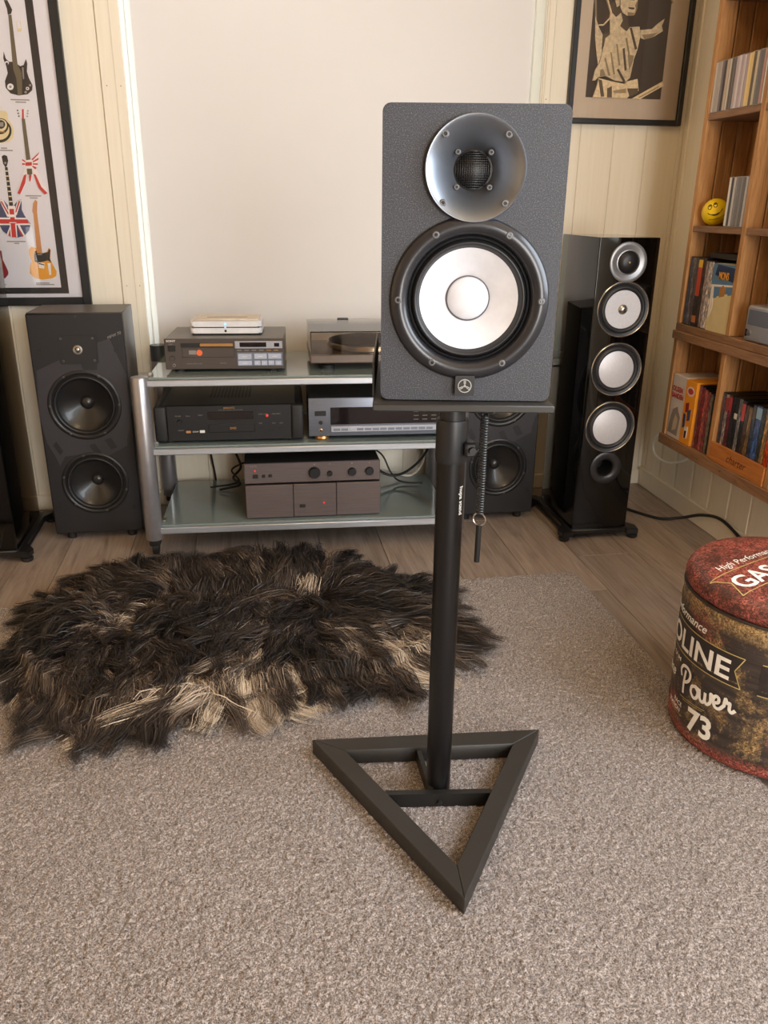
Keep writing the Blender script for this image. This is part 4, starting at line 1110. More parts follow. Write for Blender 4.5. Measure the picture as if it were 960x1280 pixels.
# box with picture cover facing out
yb = y-0.001
bw = yb-2.030
mb = thing('dvd_box', 'blue and sand coloured film box with orange title facing out', 'dvd box', (XF+0.006, yb, ZM))
build('box', one(bx, 0.0008, 0.115, -bw, 0, 0, 0.180, 0.001), 'sand', mb, smooth=False)
def side_flat(polys, name, parent, sc=1.0):
    # polys in (distance along -y, z) on the plane x = 0, facing -x
    bm = bmesh.new(); mats = []; idx = {}
    for k, (poly, mt) in enumerate(polys):
        if mt not in idx: idx[mt] = len(mats); mats.append(mt)
        xx = -0.0002-0.0002*k
        A = [bm.verts.new((xx, -u, v)) for u, v in poly]; B = [bm.verts.new((0.001, -u, v)) for u, v in poly]
        n = len(poly); fs = [bm.faces.new(A)]+[bm.faces.new((A[i], B[i], B[(i+1) % n], A[(i+1) % n])) for i in range(n)]
        for f in fs: f.material_index = idx[mt]
    tri_(bm)
    return build(name, bm, mats, parent, smooth=False)
side_flat([([(0, 0), (bw, 0), (bw, 0.18), (0, 0.18)], 'sand'), ([(0, 0.085), (bw, 0.105), (bw, 0.18), (0, 0.18)], 'skyblue'), ([(0.012, 0.150), (bw, 0.135), (bw, 0.172), (0.02, 0.178)], 'navy'), ([(0, 0.118), (bw, 0.125), (bw, 0.130), (0, 0.124)], 'pwhite'), ([(0.004, 0.03), (0.02, 0.06), (0.014, 0.12), (0.003, 0.12)], 'pwhite'),
           ([(0.028, 0.012), (bw-0.006, 0.012), (bw-0.012, 0.09), (bw-0.026, 0.105), (0.036, 0.095), (0.026, 0.06)], 'sand'), ([(0.047, 0.093), (0.072, 0.098), (0.074, 0.118), (0.060, 0.126), (0.046, 0.116)], 'tan')], 'cover_print', mb)
text_on('MONS', 0.028, T(-0.0022, -0.034, 0.140) @ MS, 'moongold', mb, bold=0.0006, sx=0.62)
ld = thing('dvd', 'dark dvd case lying flat on top of the standing dvds', 'dvd', (XF+0.022, 2.120, ZM+0.1905))
build('case', one(bx, 0, 0.115, -0.080, 0.075, 0, 0.0135, 0.001), 'satin', ld, smooth=False)
build('sleeve', one(bx, -0.0006, 0.1155, -0.076, 0.071, 0.0012, 0.0140), 'line', ld, smooth=False)
# lowest row, far compartment
ZB = 0.3005
wb = thing('dvd_box', 'white film box set with red lettering at the left end of the lowest row', 'dvd box', (XF+0.004, 2.268, ZB))
build('box', one(bx, 0, 0.125, -0.078, 0, 0, 0.191, 0.001), 'boxwhite', wb, smooth=False)
side_flat([([(0.003, 0.012), (0.06, 0.010), (0.066, 0.07), (0.052, 0.085), (0.045, 0.098), (0.02, 0.085), (0.012, 0.06)], 'pgrey'), ([(0.028, 0.02), (0.05, 0.03), (0.055, 0.06), (0.04, 0.075), (0.030, 0.05)], 'mat')], 'cover_print', wb)
text_on('OLSEN', 0.021, T(-0.0012, -0.004, 0.142) @ MS, 'letterred', wb, bold=0.0006, sx=0.95)
text_on('BANDEN', 0.021, T(-0.0012, -0.004, 0.122) @ MS, 'letterred', wb, bold=0.0006, sx=0.80)
ob = thing('dvd_box', 'orange film box set beside the white box', 'dvd box', (XF+0.002, 2.188, ZB))
build('box', one(bx, 0, 0.122, -0.060, 0, 0, 0.189, 0.001), 'orange', ob, smooth=False)
side_flat([(circ(0.03, 0.158, 0.021, 24, 0.014), 'boxwhite'), (circ(0.03, 0.158, 0.015, 20, 0.009), 'red'), ([(0.012, 0.12), (0.03, 0.125), (0.032, 0.10), (0.015, 0.092)], 'darkred'), ([(0.026, 0.10), (0.045, 0.108), (0.044, 0.075), (0.030, 0.07)], 'blue'), ([(0.008, 0.09), (0.02, 0.088), (0.022, 0.05), (0.010, 0.045)], 'navy'),
           ([(0.022, 0.052), (0.042, 0.055), (0.040, 0.020), (0.024, 0.016)], 'boxwhite'), ([(0.026, 0.040), (0.038, 0.042), (0.036, 0.020), (0.027, 0.018)], 'ink')], 'cover_print', ob)
y = 2.126
for i, (c, nm) in enumerate((((112, 66, 78), 'dark mauve'), ((140, 54, 62), 'dark red'), ((176, 96, 92), 'dusty red'), ((150, 76, 80), 'red'), ((124, 118, 108), 'olive grey'), ((46, 40, 42), 'black'))):
    case('dvd', 'dvd', f'{nm} dvd spine, {ordw(i)} to the right of the orange box', 'dvds right of the orange box', y, 0.0148, ZB, 0.185-0.003*i, 0.125, c, XF+0.010, 'spinetext', 'satin')
    y -= 0.0152
# lowest row, near compartment
near = [(0.0150, (74, 70, 84), 'dark grey', (0.02, 0.25, (64, 92, 150))), (0.0150, (150, 140, 138), 'pale grey', (0.75, 0.95, (150, 60, 60))), (0.0150, (110, 44, 58), 'dark red', (0.78, 0.97, (176, 60, 66))), (0.0150, (44, 42, 44), 'black', None), (0.0150, (36, 36, 40), 'black', (0.7, 0.78, (210, 206, 200))), (0.0150, (120, 118, 120), 'grey', None),
        (0.0150, (38, 36, 40), 'black', (0.72, 0.96, (200, 84, 88))), (0.0150, (84, 62, 48), 'brown', None), (0.0150, (128, 100, 58), 'tan', None), (0.0150, (48, 60, 84), 'navy', (0.8, 0.95, (90, 84, 80))), (0.0240, (66, 98, 160), 'bright blue', (0.82, 0.97, (150, 186, 216))), (0.0150, (62, 66, 66), 'slate', None), (0.0170, (172, 138, 88), 'tan wood coloured', None), (0.0190, (214, 82, 40), 'orange', (0.05, 0.18, (230, 224, 216)))]
y = 2.004
for i, (th, c, nm, bd_) in enumerate(near):
    case('dvd', 'dvd', f'{nm} dvd spine, {ordw(i)} from the left behind the crate board', 'dvds behind the crate board', y, th, ZB, 0.192-random.uniform(0, 0.004)-(0.010 if 6 < i < 9 else 0), 0.122, c, XF+0.010, 'spinetext', 'satin', 0, bd_)
    y -= th+0.0008
# yellow ball
br = 0.036
ball = thing('smiley_ball', 'yellow foam ball with a winking smile on the wooden shelf', 'ball', (XF+0.036, 2.226, 0.9142+br))
bm = bmesh.new(); bmesh.ops.create_uvsphere(bm, u_segments=40, v_segments=24, radius=br); build('ball_body', bm, 'yellow', ball)
def on_ball(poly, name, mat, extra=0.0004):
    # poly in angles (right, up) degrees seen from the camera side
    dirv = (Vector((0, 0, CH+0.05))-Vector(ball.location)).normalized()
    rv = Vector((0, 0, 1)).cross(dirv).normalized(); uv = dirv.cross(rv)
    bm = bmesh.new(); n = len(poly)
    def P(a, b, rr):
        a, b = math.radians(a), math.radians(b)
        return (dirv*math.cos(a)*math.cos(b)+rv*math.sin(a)*math.cos(b)+uv*math.sin(b))*rr
    tube(bm, [P(a, b, br+extra-0.0006) for a, b in poly], 0.0011, 6); build(name, bm, mat, ball)
def arc(cx, cy, rx, ry, a0, a1, n=16): return [(cx+rx*math.cos(math.radians(a0+(a1-a0)*i/n)), cy+ry*math.sin(math.radians(a0+(a1-a0)*i/n))) for i in range(n+1)]
def tilt(pl, a=-0): 
    a = math.radians(18); return [(x*math.cos(a)-y*math.sin(a), x*math.sin(a)+y*math.cos(a)) for x, y in pl]
on_ball(tilt(arc(-20, 28, 9, 11, 0, 360)), 'eye', 'ink'); on_ball(tilt(arc(6, 30, 9, 11, 0, 360)), 'eye', 'ink')
on_ball(tilt(arc(-20, 33, 4, 3, 0, 360, 8)), 'pupil', 'ink'); on_ball(tilt(arc(6, 35, 4, 3, 0, 360, 8)), 'pupil', 'ink')
on_ball(tilt(arc(0, 12, 34, 22, 200, 340)), 'mouth', 'ink'); on_ball(tilt(arc(0, 2, 20, 16, 215, 325)), 'mouth', 'ink')
for a in range(-36, 40, 8): on_ball(tilt([(a, -32-0.006*-a*a*0.8), (a+4, -30-0.006*-a*a*0.8)]), 'letter_mark', 'ink')
# small silver radio at the right edge
rd = thing('clock_radio', 'small silver radio on the middle board at the right picture edge', 'radio', (XF+0.006, 1.955, ZM))
build('shell', one(bx, 0, 0.06, -0.15, 0, 0.0, 0.090, 0.008, 3), 'silver', rd)
build('screen', one(bx, -0.001, 0.002, -0.10, -0.012, 0.042, 0.080, 0.001), 'bluegrey', rd)
build('button', one(cyl, (0.001, -0.024, 0.022), (-0.003, -0.024, 0.022), 0.007, n=16), 'steel', rd)
build('button', one(bx, -0.002, 0.001, -0.015, -0.010, 0.012, 0.03), 'ink', rd)
# white cable hanging under the shelf
cable('cable', [(1.40, 2.35, 0.30), (1.385, 2.42, 0.285), (1.385, 2.52, 0.235), (1.388, 2.565, 0.185), (1.388, 2.54, 0.148), (1.388, 2.46, 0.145), (1.388, 2.38, 0.17), (1.392, 2.32, 0.205), (1.40, 2.27, 0.26)], 0.0036, 'wcable', 'white cable looping below the bookshelf corner')

# ------------------------------------------------------------------ framed guitar poster
def framed(name, label, x0, x1, z0, z1, fwid, mats, cat='picture'):
    t = thing(name, label, cat, ((x0+x1)/2, YW, z0))
    cx = (x0+x1)/2; a, b, h = x0-cx, x1-cx, z1-z0
    build('backing', one(bx, a+fwid*0.5, b-fwid*0.5, -0.010, -0.001, fwid*0.5, h-fwid*0.5), mats, t, smooth=False)
    for q in ((a, a+fwid, 0, h), (b-fwid, b, 0, h), (a+fwid, b-fwid, 0, fwid), (a+fwid, b-fwid, h-fwid, h)):
        build('frame_bar', one(bx, q[0], q[1], -0.022, -0.0005, q[2], q[3], 0.002), 'frame', t, smooth=False)
    build('pane', one(bx, a+fwid*0.8, b-fwid*0.8, -0.0168, -0.0150, fwid*0.8, h-fwid*0.8), 'picglass', t, smooth=False)
    return t, cx
X0, X1, Z0P, Z1P = -1.215, -0.475, 0.664, 1.66
po, pcx = framed('framed_poster', 'tall black framed poster of electric guitars on the left wall', X0, X1, Z0P, Z1P, 0.024, 'paper')
FY = -0.010
def PP(px, py): X, Z = wy(px, py, YW-0.011); return (X-pcx, Z-Z0P)
# black band inside the white margin
bi, bo = -0.560-pcx, -0.539-pcx
zb0, zb1 = wy(60, 367, YW-0.011)[1]-Z0P, wy(60, 362, YW-0.011)[1]-Z0P
top = Z1P-Z0P-(zb0)
for q in ((bi, bo, zb0, top), (X0-pcx+(X1-pcx-bo), X0-pcx+(X1-pcx-bi), zb0, top), (X0-pcx+(X1-pcx-bi), bi, zb0, zb1+0.006), (X0-pcx+(X1-pcx-bi), bi, top-0.02, top)):
    build('printed_band', one(bx, q[0], q[1], FY-0.0005, FY, q[2], q[3]), 'line', po, smooth=False)
A_ = lambda x, y: PP(x/9.846, y/9.846)
B_ = lambda x, y: PP(x/9.14, 120+y/9.14)
C_ = lambda x, y: PP(x/10.667, 240+y/10.667)
def PL(f, *c): return [f(c[i], c[i+1]) for i in range(0, len(c), 2)]
def cf(f, cx, cy, r, n=20, ry=None): return [f(*p) for p in circ(cx, cy, r, n, ry)]
flat([(PL(A_, 45, 0, 90, 0, 150, 120, 135, 170, 95, 180, 85, 110), 'pblack'), (PL(A_, 100, 180, 140, 180, 215, 790, 155, 790), 'olive'),
      (PL(A_, 45, 635, 70, 720, 110, 760, 155, 760, 215, 790, 250, 815, 290, 800, 318, 725, 335, 780, 330, 880, 355, 960, 400, 1050, 395, 1110, 340, 1160, 230, 1175, 130, 1150, 70, 1080, 60, 1000, 95, 900, 75, 810, 40, 720), 'pblack'),
      (PL(A_, 155, 760, 215, 790, 270, 900, 275, 1165, 220, 1172, 200, 960, 165, 860), 'olive'), (cf(A_, 128, 1068, 40), 'pwhite'), (cf(A_, 128, 1068, 16), 'pgrey'), (cf(A_, 85, 775, 24, 14), 'pwhite'), (cf(A_, 85, 785, 16, 14), 'pblack'),
      (PL(A_, 270, 830, 290, 830, 298, 970, 286, 975), 'pgrey'), (cf(A_, 340, 1090, 20, 12), 'pwhite'), (cf(A_, 340, 1090, 10, 12), 'pblack'), (cf(A_, 372, 1050, 14, 10), 'pgrey'), (cf(A_, 318, 1135, 16, 12), 'pgrey'), (PL(A_, 205, 260, 250, 260, 268, 385, 222, 385), 'creamp'), (PL(A_, 210, 265, 245, 265, 262, 350, 224, 350), 'paper')], 'guitar_print', po, FY, label='printed black guitar with pale ornaments')
flat([(PL(B_, -150, 240, -90, 200, -60, 180, 0, 165, 60, 168, 90, 200, 85, 260, 140, 330, 160, 400, 150, 480, 100, 525, 0, 540, -100, 520, -150, 420), 'creamp'), (cf(B_, 0, 400, 132, 32), 'pblack'), (cf(B_, 0, 392, 108, 32), 'creamp'), (cf(B_, 5, 345, 92, 32), 'pblack'), (cf(B_, 8, 335, 72, 28), 'creamp'), (cf(B_, 10, 325, 50, 24), 'pblack'), (PL(B_, -10, 300, 40, 300, 40, 350, -10, 350), 'pgrey'), (PL(B_, -20, 400, 55, 405, 55, 418, -20, 415), 'tan')], 'guitar_print', po, FY, label='printed cream guitar with black target rings')
flat([(PL(B_, 230, 160, 250, 185, 255, 140, 265, 185, 305, 120, 290, 200, 280, 262, 246, 262), 'pwhite'), (PL(B_, 250, 150, 270, 150, 274, 262, 250, 262), 'red'), (cf(B_, 200, 165, 9, 8), 'pblack'), (cf(B_, 208, 198, 9, 8), 'pblack'), (cf(B_, 215, 230, 9, 8), 'pblack'), (cf(B_, 318, 170, 9, 8), 'pgrey'), (cf(B_, 316, 200, 9, 8), 'pgrey'), (cf(B_, 312, 232, 9, 8), 'pgrey'),
      (PL(B_, 248, 260, 284, 260, 350, 740, 302, 740), 'olive'),
      (PL(B_, 255, 718, 290, 735, 360, 725, 455, 640, 432, 780, 405, 840, 460, 905, 545, 1110, 512, 1128, 440, 1050, 372, 900, 350, 980, 330, 980, 318, 900, 290, 1000, 235, 1125, 200, 1110, 250, 930, 285, 830, 255, 780), 'pwhite'),
      (PL(B_, 360, 725, 452, 640, 440, 668, 375, 735), 'red'), (PL(B_, 375, 745, 443, 705, 440, 730, 378, 760), 'red'), (PL(B_, 376, 770, 434, 770, 430, 788, 376, 785), 'red'), (PL(B_, 372, 795, 420, 815, 405, 838, 370, 808), 'red'), (PL(B_, 256, 720, 292, 742, 290, 758, 256, 738), 'red'), (PL(B_, 256, 765, 290, 772, 290, 785, 258, 790), 'red'),
      (PL(B_, 295, 758, 366, 755, 366, 795, 295, 798), 'red'), (PL(B_, 308, 830, 366, 830, 372, 890, 350, 905, 316, 895), 'olive'), (PL(B_, 278, 905, 304, 895, 290, 995, 232, 1124, 202, 1110, 225, 1060), 'red'), (PL(B_, 384, 890, 410, 900, 475, 1040, 545, 1108, 514, 1126, 444, 1050), 'red'), (PL(B_, 335, 905, 362, 905, 350, 975, 340, 975), 'red')], 'guitar_print', po, FY, label='printed red and white striped guitar with pointed wings')
U4 = [(PL(B_, 18, 690, 45, 672, 80, 685, 92, 740, 78, 800, 60, 812, 35, 775), 'pblack'), (cf(B_, 60, 765, 14, 10), 'pgrey'), (PL(B_, 55, 810, 85, 812, 150, 1255, 106, 1255), 'pblack')]
for i in range(7): yy = 850+i*58; xs = 60+i*7.6; U4.append((PL(B_, xs, yy, xs+30+i, yy, xs+32+i, yy+14, xs+2, yy+14), 'creamp'))
U4 += [(PL(C_, -170, 110, -90, 180, -20, 110, 40, 100, 110, 185, 180, 190, 240, 110, 285, 100, 290, 240, 330, 320, 405, 420, 390, 510, 330, 580, 230, 610, 130, 592, 40, 520, 0, 450, -10, 300), 'blue'),
       (PL(C_, -5, 110, 45, 100, 150, 330, 100, 330), 'pwhite'), (PL(C_, 5, 120, 30, 125, 130, 300, 105, 295), 'red'), (PL(C_, 235, 115, 290, 105, 225, 310, 190, 310), 'pwhite'), (PL(C_, 250, 120, 275, 120, 222, 270, 200, 285), 'red'),
       (PL(C_, 150, 420, 90, 570, 125, 590, 180, 430), 'pwhite'), (PL(C_, 235, 430, 300, 600, 335, 575, 260, 430), 'pwhite'), (PL(C_, 245, 500, 300, 600, 320, 585, 255, 480), 'red'), (PL(C_, 135, 500, 115, 580, 135, 590, 160, 500), 'red'),
       (PL(C_, 110, 185, 205, 185, 235, 605, 150, 600), 'pwhite'), (PL(C_, 0, 340, 350, 345, 410, 440, 0, 440), 'pwhite'), (PL(C_, 0, 362, 365, 365, 395, 420, 0, 422), 'red'), (PL(C_, 130, 225, 190, 225, 225, 605, 165, 602), 'red'), (PL(C_, 135, 300, 205, 300, 205, 335, 135, 335), 'pwhite'), (PL(C_, 130, 403, 225, 403, 225, 412, 130, 412), 'pwhite')]
flat(U4, 'guitar_print', po, FY, label='printed guitar painted with a red white and blue flag')
flat([(PL(C_, 430, 260, 440, 150, 470, 100, 497, 130, 492, 280, 445, 292), 'maple'), (PL(C_, 445, 288, 494, 280, 562, 812, 492, 812), 'maple'),
      (PL(C_, 385, 765, 418, 727, 490, 752, 492, 800, 570, 815, 620, 800, 650, 745, 675, 770, 670, 900, 700, 960, 755, 1060, 750, 1120, 700, 1150, 560, 1170, 450, 1140, 400, 1080, 405, 980, 420, 920, 390, 830), 'amber'),
      (PL(C_, 465, 792, 490, 780, 492, 812, 560, 817, 640, 800, 650, 750, 672, 775, 665, 880, 685, 945, 640, 912, 510, 945, 465, 930, 455, 850), 'pblack'), (PL(C_, 500, 825, 560, 825, 560, 840, 500, 840), 'pgrey'), (PL(C_, 510, 935, 595, 950, 590, 1022, 520, 1012), 'pwhite'), (PL(C_, 515, 945, 592, 965, 590, 978, 518, 960), 'pblack'), (PL(C_, 635, 950, 675, 950, 685, 1100, 660, 1110), 'pwhite')], 'guitar_print', po, FY, label='printed amber guitar with black scratch plate')
flat([(PL(C_, -60, 800, 0, 780, 20, 785, 35, 900, 110, 1060, 110, 1100, 70, 1150, 0, 1168, -120, 1120), 'darkred'), (PL(C_, -60, 870, 0, 860, 25, 900, 50, 1120, 0, 1152, -60, 1100), 'tan')], 'guitar_print', po, FY, label='printed dark red guitar cut by the picture edge')
gp = [c_ for c_ in po.children if c_.name.startswith('guitar_print')]
for c_, dx, dz in [(g0, -0.20*k0, 0.0) for g0 in gp for k0 in (1, 2)]:
    g_ = c_.copy(); COL.objects.link(g_); g_.location = (dx, 0, dz)
    if 'label' in g_: del g_['label']
for f, x0, x1, y in ((A_, 130, 360, 1225), (A_, 190, 320, 1255), (B_, 0, 145, 620), (B_, 10, 80, 595), (B_, 290, 470, 1140), (B_, 340, 430, 1165), (C_, 90, 340, 660), (C_, 190, 255, 685), (C_, 480, 660, 1215), (C_, 485, 725, 1235), (C_, 0, 80, 1235)):
    a = f(x0, y); b = f(x1, y)
    build('caption_line', one(bx, a[0], b[0], FY-0.0005, FY, a[1]-0.0016, a[1]+0.0016), 'pgrey', po, smooth=False)

# ------------------------------------------------------------------ framed concert photograph
X0, X1, Z0P, Z1P = 1.005, 1.386, 1.204, 1.78
pi_, pcx = framed('framed_photograph', 'black framed sepia photograph of a singer on the back wall', X0, X1, Z0P, Z1P, 0.016, 'mat')
D_ = lambda x, y: PP(720+x/6.857, y/6.857)
q = [1.0625-pcx, 1.311-pcx, 1.279-Z0P, 1.70-Z0P]
build('photo_sheet', one(bx, q[0], q[1], FY-0.0006, FY, q[2], q[3]), 'photo', pi_, smooth=False)
flat([(PL(D_, 165, 130, 195, 230, 240, 320, 218, 460, 190, 560, 178, 480, 165, 330), 'p_cream'), (PL(D_, 158, -90, 175, -90, 180, 200, 165, 130), 'p_mid'),
      (PL(D_, 330, 0, 345, -90, 420, -130, 500, -110, 520, -40, 385, 0, 380, 60, 395, 110, 345, 150, 290, 95, 285, 60), 'p_dark'),
      (PL(D_, 340, 150, 392, 105, 440, 138, 455, 240, 430, 275, 380, 235), 'p_dark'), (PL(D_, 340, 150, 385, 110, 400, 175, 375, 225), 'p_cream'),
      (PL(D_, 382, -60, 450, -100, 520, -60, 528, 10, 505, 50, 512, 75, 498, 130, 440, 136, 400, 110, 380, 60), 'p_cream'), (PL(D_, 445, 62, 500, 66, 496, 82, 455, 78), 'photo'), (PL(D_, 460, -10, 500, -5, 498, 5, 462, 2), 'photo'), (PL(D_, 440, 105, 500, 112, 490, 135, 442, 136), 'p_mid'), (PL(D_, 515, 20, 528, 10, 522, 80, 505, 120), 'p_mid'), (PL(D_, 335, 5, 372, 0, 370, 50, 348, 62), 'p_cream'),
      (PL(D_, 550, 258, 650, 250, 700, 202, 757, 162, 732, 225, 742, 268, 660, 318, 585, 340, 550, 325), 'p_cream'), (PL(D_, 560, 300, 650, 290, 700, 280, 655, 318, 585, 340), 'p_mid'),
      (PL(D_, 288, 90, 340, 150, 378, 230, 430, 272, 460, 235, 540, 230, 550, 300, 522, 430, 495, 500, 460, 665, 420, 705, 330, 692, 250, 652, 190, 662, 160, 690, 138, 692, 160, 600, 200, 540, 235, 400, 240, 330, 288, 285), 'p_cream'),
      (PL(D_, 455, 240, 475, 238, 520, 420, 500, 430), 'p_dark'), (PL(D_, 340, 380, 352, 378, 375, 560, 360, 565), 'p_mid'), (PL(D_, 395, 420, 412, 410, 430, 600, 412, 610), 'p_dark'), (PL(D_, 290, 450, 300, 448, 330, 640, 315, 640), 'p_mid'), (PL(D_, 240, 500, 250, 495, 290, 650, 272, 650), 'p_mid'), (PL(D_, 440, 470, 490, 480, 478, 540, 450, 600), 'p_mid'), (PL(D_, 345, 600, 360, 590, 420, 700, 400, 705), 'p_dark'), (PL(D_, 205, 600, 225, 590, 250, 650, 200, 655), 'p_mid'), (PL(D_, 420, 330, 432, 325, 455, 470, 445, 480), 'p_mid'),
      (PL(D_, 230, 290, 280, 280, 285, 300, 245, 330, 232, 400, 220, 420), 'p_dark'),
      (PL(D_, 188, 672, 300, 700, 410, 722, 430, 700, 520, 678, 530, 780, 470, 800, 430, 845, 138, 835, 172, 740), 'p_cream'), (PL(D_, 185, 680, 215, 690, 235, 830, 205, 830), 'p_dark'), (PL(D_, 260, 760, 300, 740, 300, 838, 258, 838), 'p_dark'), (PL(D_, 430, 760, 525, 760, 520, 800, 450, 830), 'p_dark'), (PL(D_, 310, 780, 420, 760, 420, 800, 320, 800), 'p_mid'),
      (PL(D_, 470, 848, 735, 700, 742, 738, 540, 852), 'p_cream'), (PL(D_, 520, 838, 700, 740, 702, 748, 540, 840), 'p_mid'),
      (PL(D_, 252, -20, 262, -20, 300, 110, 290, 160, 230, 222, 190, 222, 190, 212, 228, 212, 282, 150, 288, 110), 'p_cream'), (PL(D_, 800, -10, 812, -10, 826, 25, 818, 30), 'p_mid')], 'figure_print', pi_, FY-0.0006)

# ------------------------------------------------------------------ oil drum pouf
OX, OY = 0.952, 1.193
pf = thing('drum_pouf', 'round padded pouf printed like a rusty gasoline drum at the right edge', 'pouf', (OX, OY, CZ), 0)
RB, RT, ZH = 0.1765, 0.1815, 0.292
def rad(z): return RB+(RT-RB)*min(1, max(0, z/ZH))
pr2 = [(0, 0.0), (RB-0.012, 0.0), (RB-0.003, 0.004), (RB, 0.012)]
nz = 44
for i in range(nz+1):
    z = 0.014+(ZH-0.020)*i/nz
    rib = sum(a*math.exp(-((z-c)/0.0055)**2) for c, a in ((0.036, 0.0016), (0.048, -0.0012), (0.165, -0.001), (0.176, 0.0016), (0.258, 0.0016), (0.269, -0.0014)))
    pr2.append((rad(z)+rib, z))
pr2 += [(RT-0.003, ZH-0.002), (RT-0.008, ZH), (0, ZH)]
bm = bmesh.new(); lathe(bm, pr2, None, 96); build('drum_body', bm, 'drum', pf, ang=70)
bm = bmesh.new(); q = [(RT-0.010, ZH), (RT-0.006, ZH+0.001), (RT-0.001, ZH+0.008), (RT+0.0005, ZH+0.018), (RT-0.003, ZH+0.030), (RT-0.012, ZH+0.039), (RT-0.030, ZH+0.044), (RT-0.07, ZH+0.048), (0.05, ZH+0.051), (0, ZH+0.052)]
lathe(bm, q, None, 96); lidp = build('padded_lid', bm, 'drumtop', pf, ang=70, label='domed red and brown padded lid')
bm = bmesh.new(); pp = [((RT-0.003)*math.cos(2*PI*i/72), (RT-0.003)*math.sin(2*PI*i/72), ZH+0.001) for i in range(73)]
tube(bm, [Vector((a*1.008, b*1.008, c)) for a, b, c in pp], 0.0028, 6); build('piping', bm, 'drumink', pf)
def wrap(bm, mat, name, off=0.0012, parent=None):
    # bend a flat drawing (x along the circumference, y up) onto the drum; x = 0 lies at angle 180 deg
    for i in range(-40, 41):
        bmesh.ops.bisect_plane(bm, geom=bm.verts[:]+bm.edges[:]+bm.faces[:], plane_co=(i*0.012, 0, 0), plane_no=(1, 0, 0), dist=1e-6)
    for v in bm.verts:
        a = PI+v.co.x/0.18; r = rad(v.co.y)+off; v.co = Vector((r*math.cos(a), r*math.sin(a), v.co.y))
    return build(name, bm, mat, parent or pf, smooth=False)
def wtext(s, x, y, size, sx=1.0, ang=0.0, off=0.0019, mat='drumwhite', name='lettering', **kw):
    me = ctext(s, size, **kw); bm = bmesh.new(); bm.from_mesh(me); bpy.data.meshes.remove(me)
    M = T(x, y, 0) @ Matrix.Rotation(ang, 4, 'Z') @ Matrix.Diagonal((sx, 1, 1, 1))
    bmesh.ops.transform(bm, matrix=M, verts=bm.verts[:]); return wrap(bm, mat, name, off)
def wpoly(pts, mat, name, off=0.0012):
    bm = bmesh.new(); bm.faces.new([bm.verts.new((x, y, 0)) for x, y in pts]); tri_(bm); return wrap(bm, mat, name, off)
def wline(pts, wdt, mat='drumgold', off=0.0017):
    bm = bmesh.new()
    for (x0, y0), (x1, y1) in zip(pts, pts[1:]):
        d = Vector((x1-x0, y1-y0)).normalized(); n = Vector((-d.y, d.x))*wdt/2
        bm.faces.new([bm.verts.new((x, y, 0)) for x, y in ((x0+n.x, y0+n.y), (x0-n.x, y0-n.y), (x1-n.x, y1-n.y), (x1+n.x, y1+n.y))])
    return wrap(bm, mat, 'outline', off)
def script_power(x, y, wd, ang):
    # brush script word drawn as overlapping strokes
    P = [[(0.10, 0.02), (0.12, 0.25), (0.17, 0.50)], [(0.05, 0.36), (0.03, 0.48), (0.10, 0.58), (0.22, 0.58), (0.29, 0.48), (0.26, 0.35), (0.17, 0.27), (0.12, 0.30)],
         [(0.40, 0.30), (0.33, 0.26), (0.31, 0.14), (0.37, 0.05), (0.44, 0.09), (0.46, 0.21), (0.41, 0.30), (0.50, 0.27)],
         [(0.50, 0.29), (0.50, 0.12), (0.54, 0.05), (0.59, 0.10), (0.61, 0.26)], [(0.61, 0.26), (0.60, 0.10), (0.64, 0.05), (0.70, 0.13), (0.71, 0.29), (0.76, 0.24)],
         [(0.75, 0.14), (0.83, 0.18), (0.84, 0.27), (0.79, 0.29), (0.75, 0.20), (0.77, 0.07), (0.84, 0.05), (0.92, 0.15)], [(0.92, 0.15), (0.95, 0.30), (0.97, 0.22), (1.01, 0.23), (1.00, 0.10), (1.03, 0.05), (1.08, 0.10)]]
    bm = bmesh.new(); ca, sa = math.cos(ang), math.sin(ang)
    for st_ in P:
        q_ = spline([(u*wd/1.05, v*wd*0.74, 0) for u, v in st_], 6)
        for a, b in zip(q_, q_[1:]):
            d = (b-a).normalized(); n = Vector((-d.y, d.x, 0))*0.0031; e = d*0.0012
            bm.faces.new([bm.verts.new((x+p.x*ca-p.y*sa, y+p.x*sa+p.y*ca, 0)) for p in (a+n-e, a-n-e, b-n+e, b+n+e)])
    return wrap(bm, 'drumwhite', 'lettering', 0.0019)
E_X = 0.095                                   # right end of the word on the drum
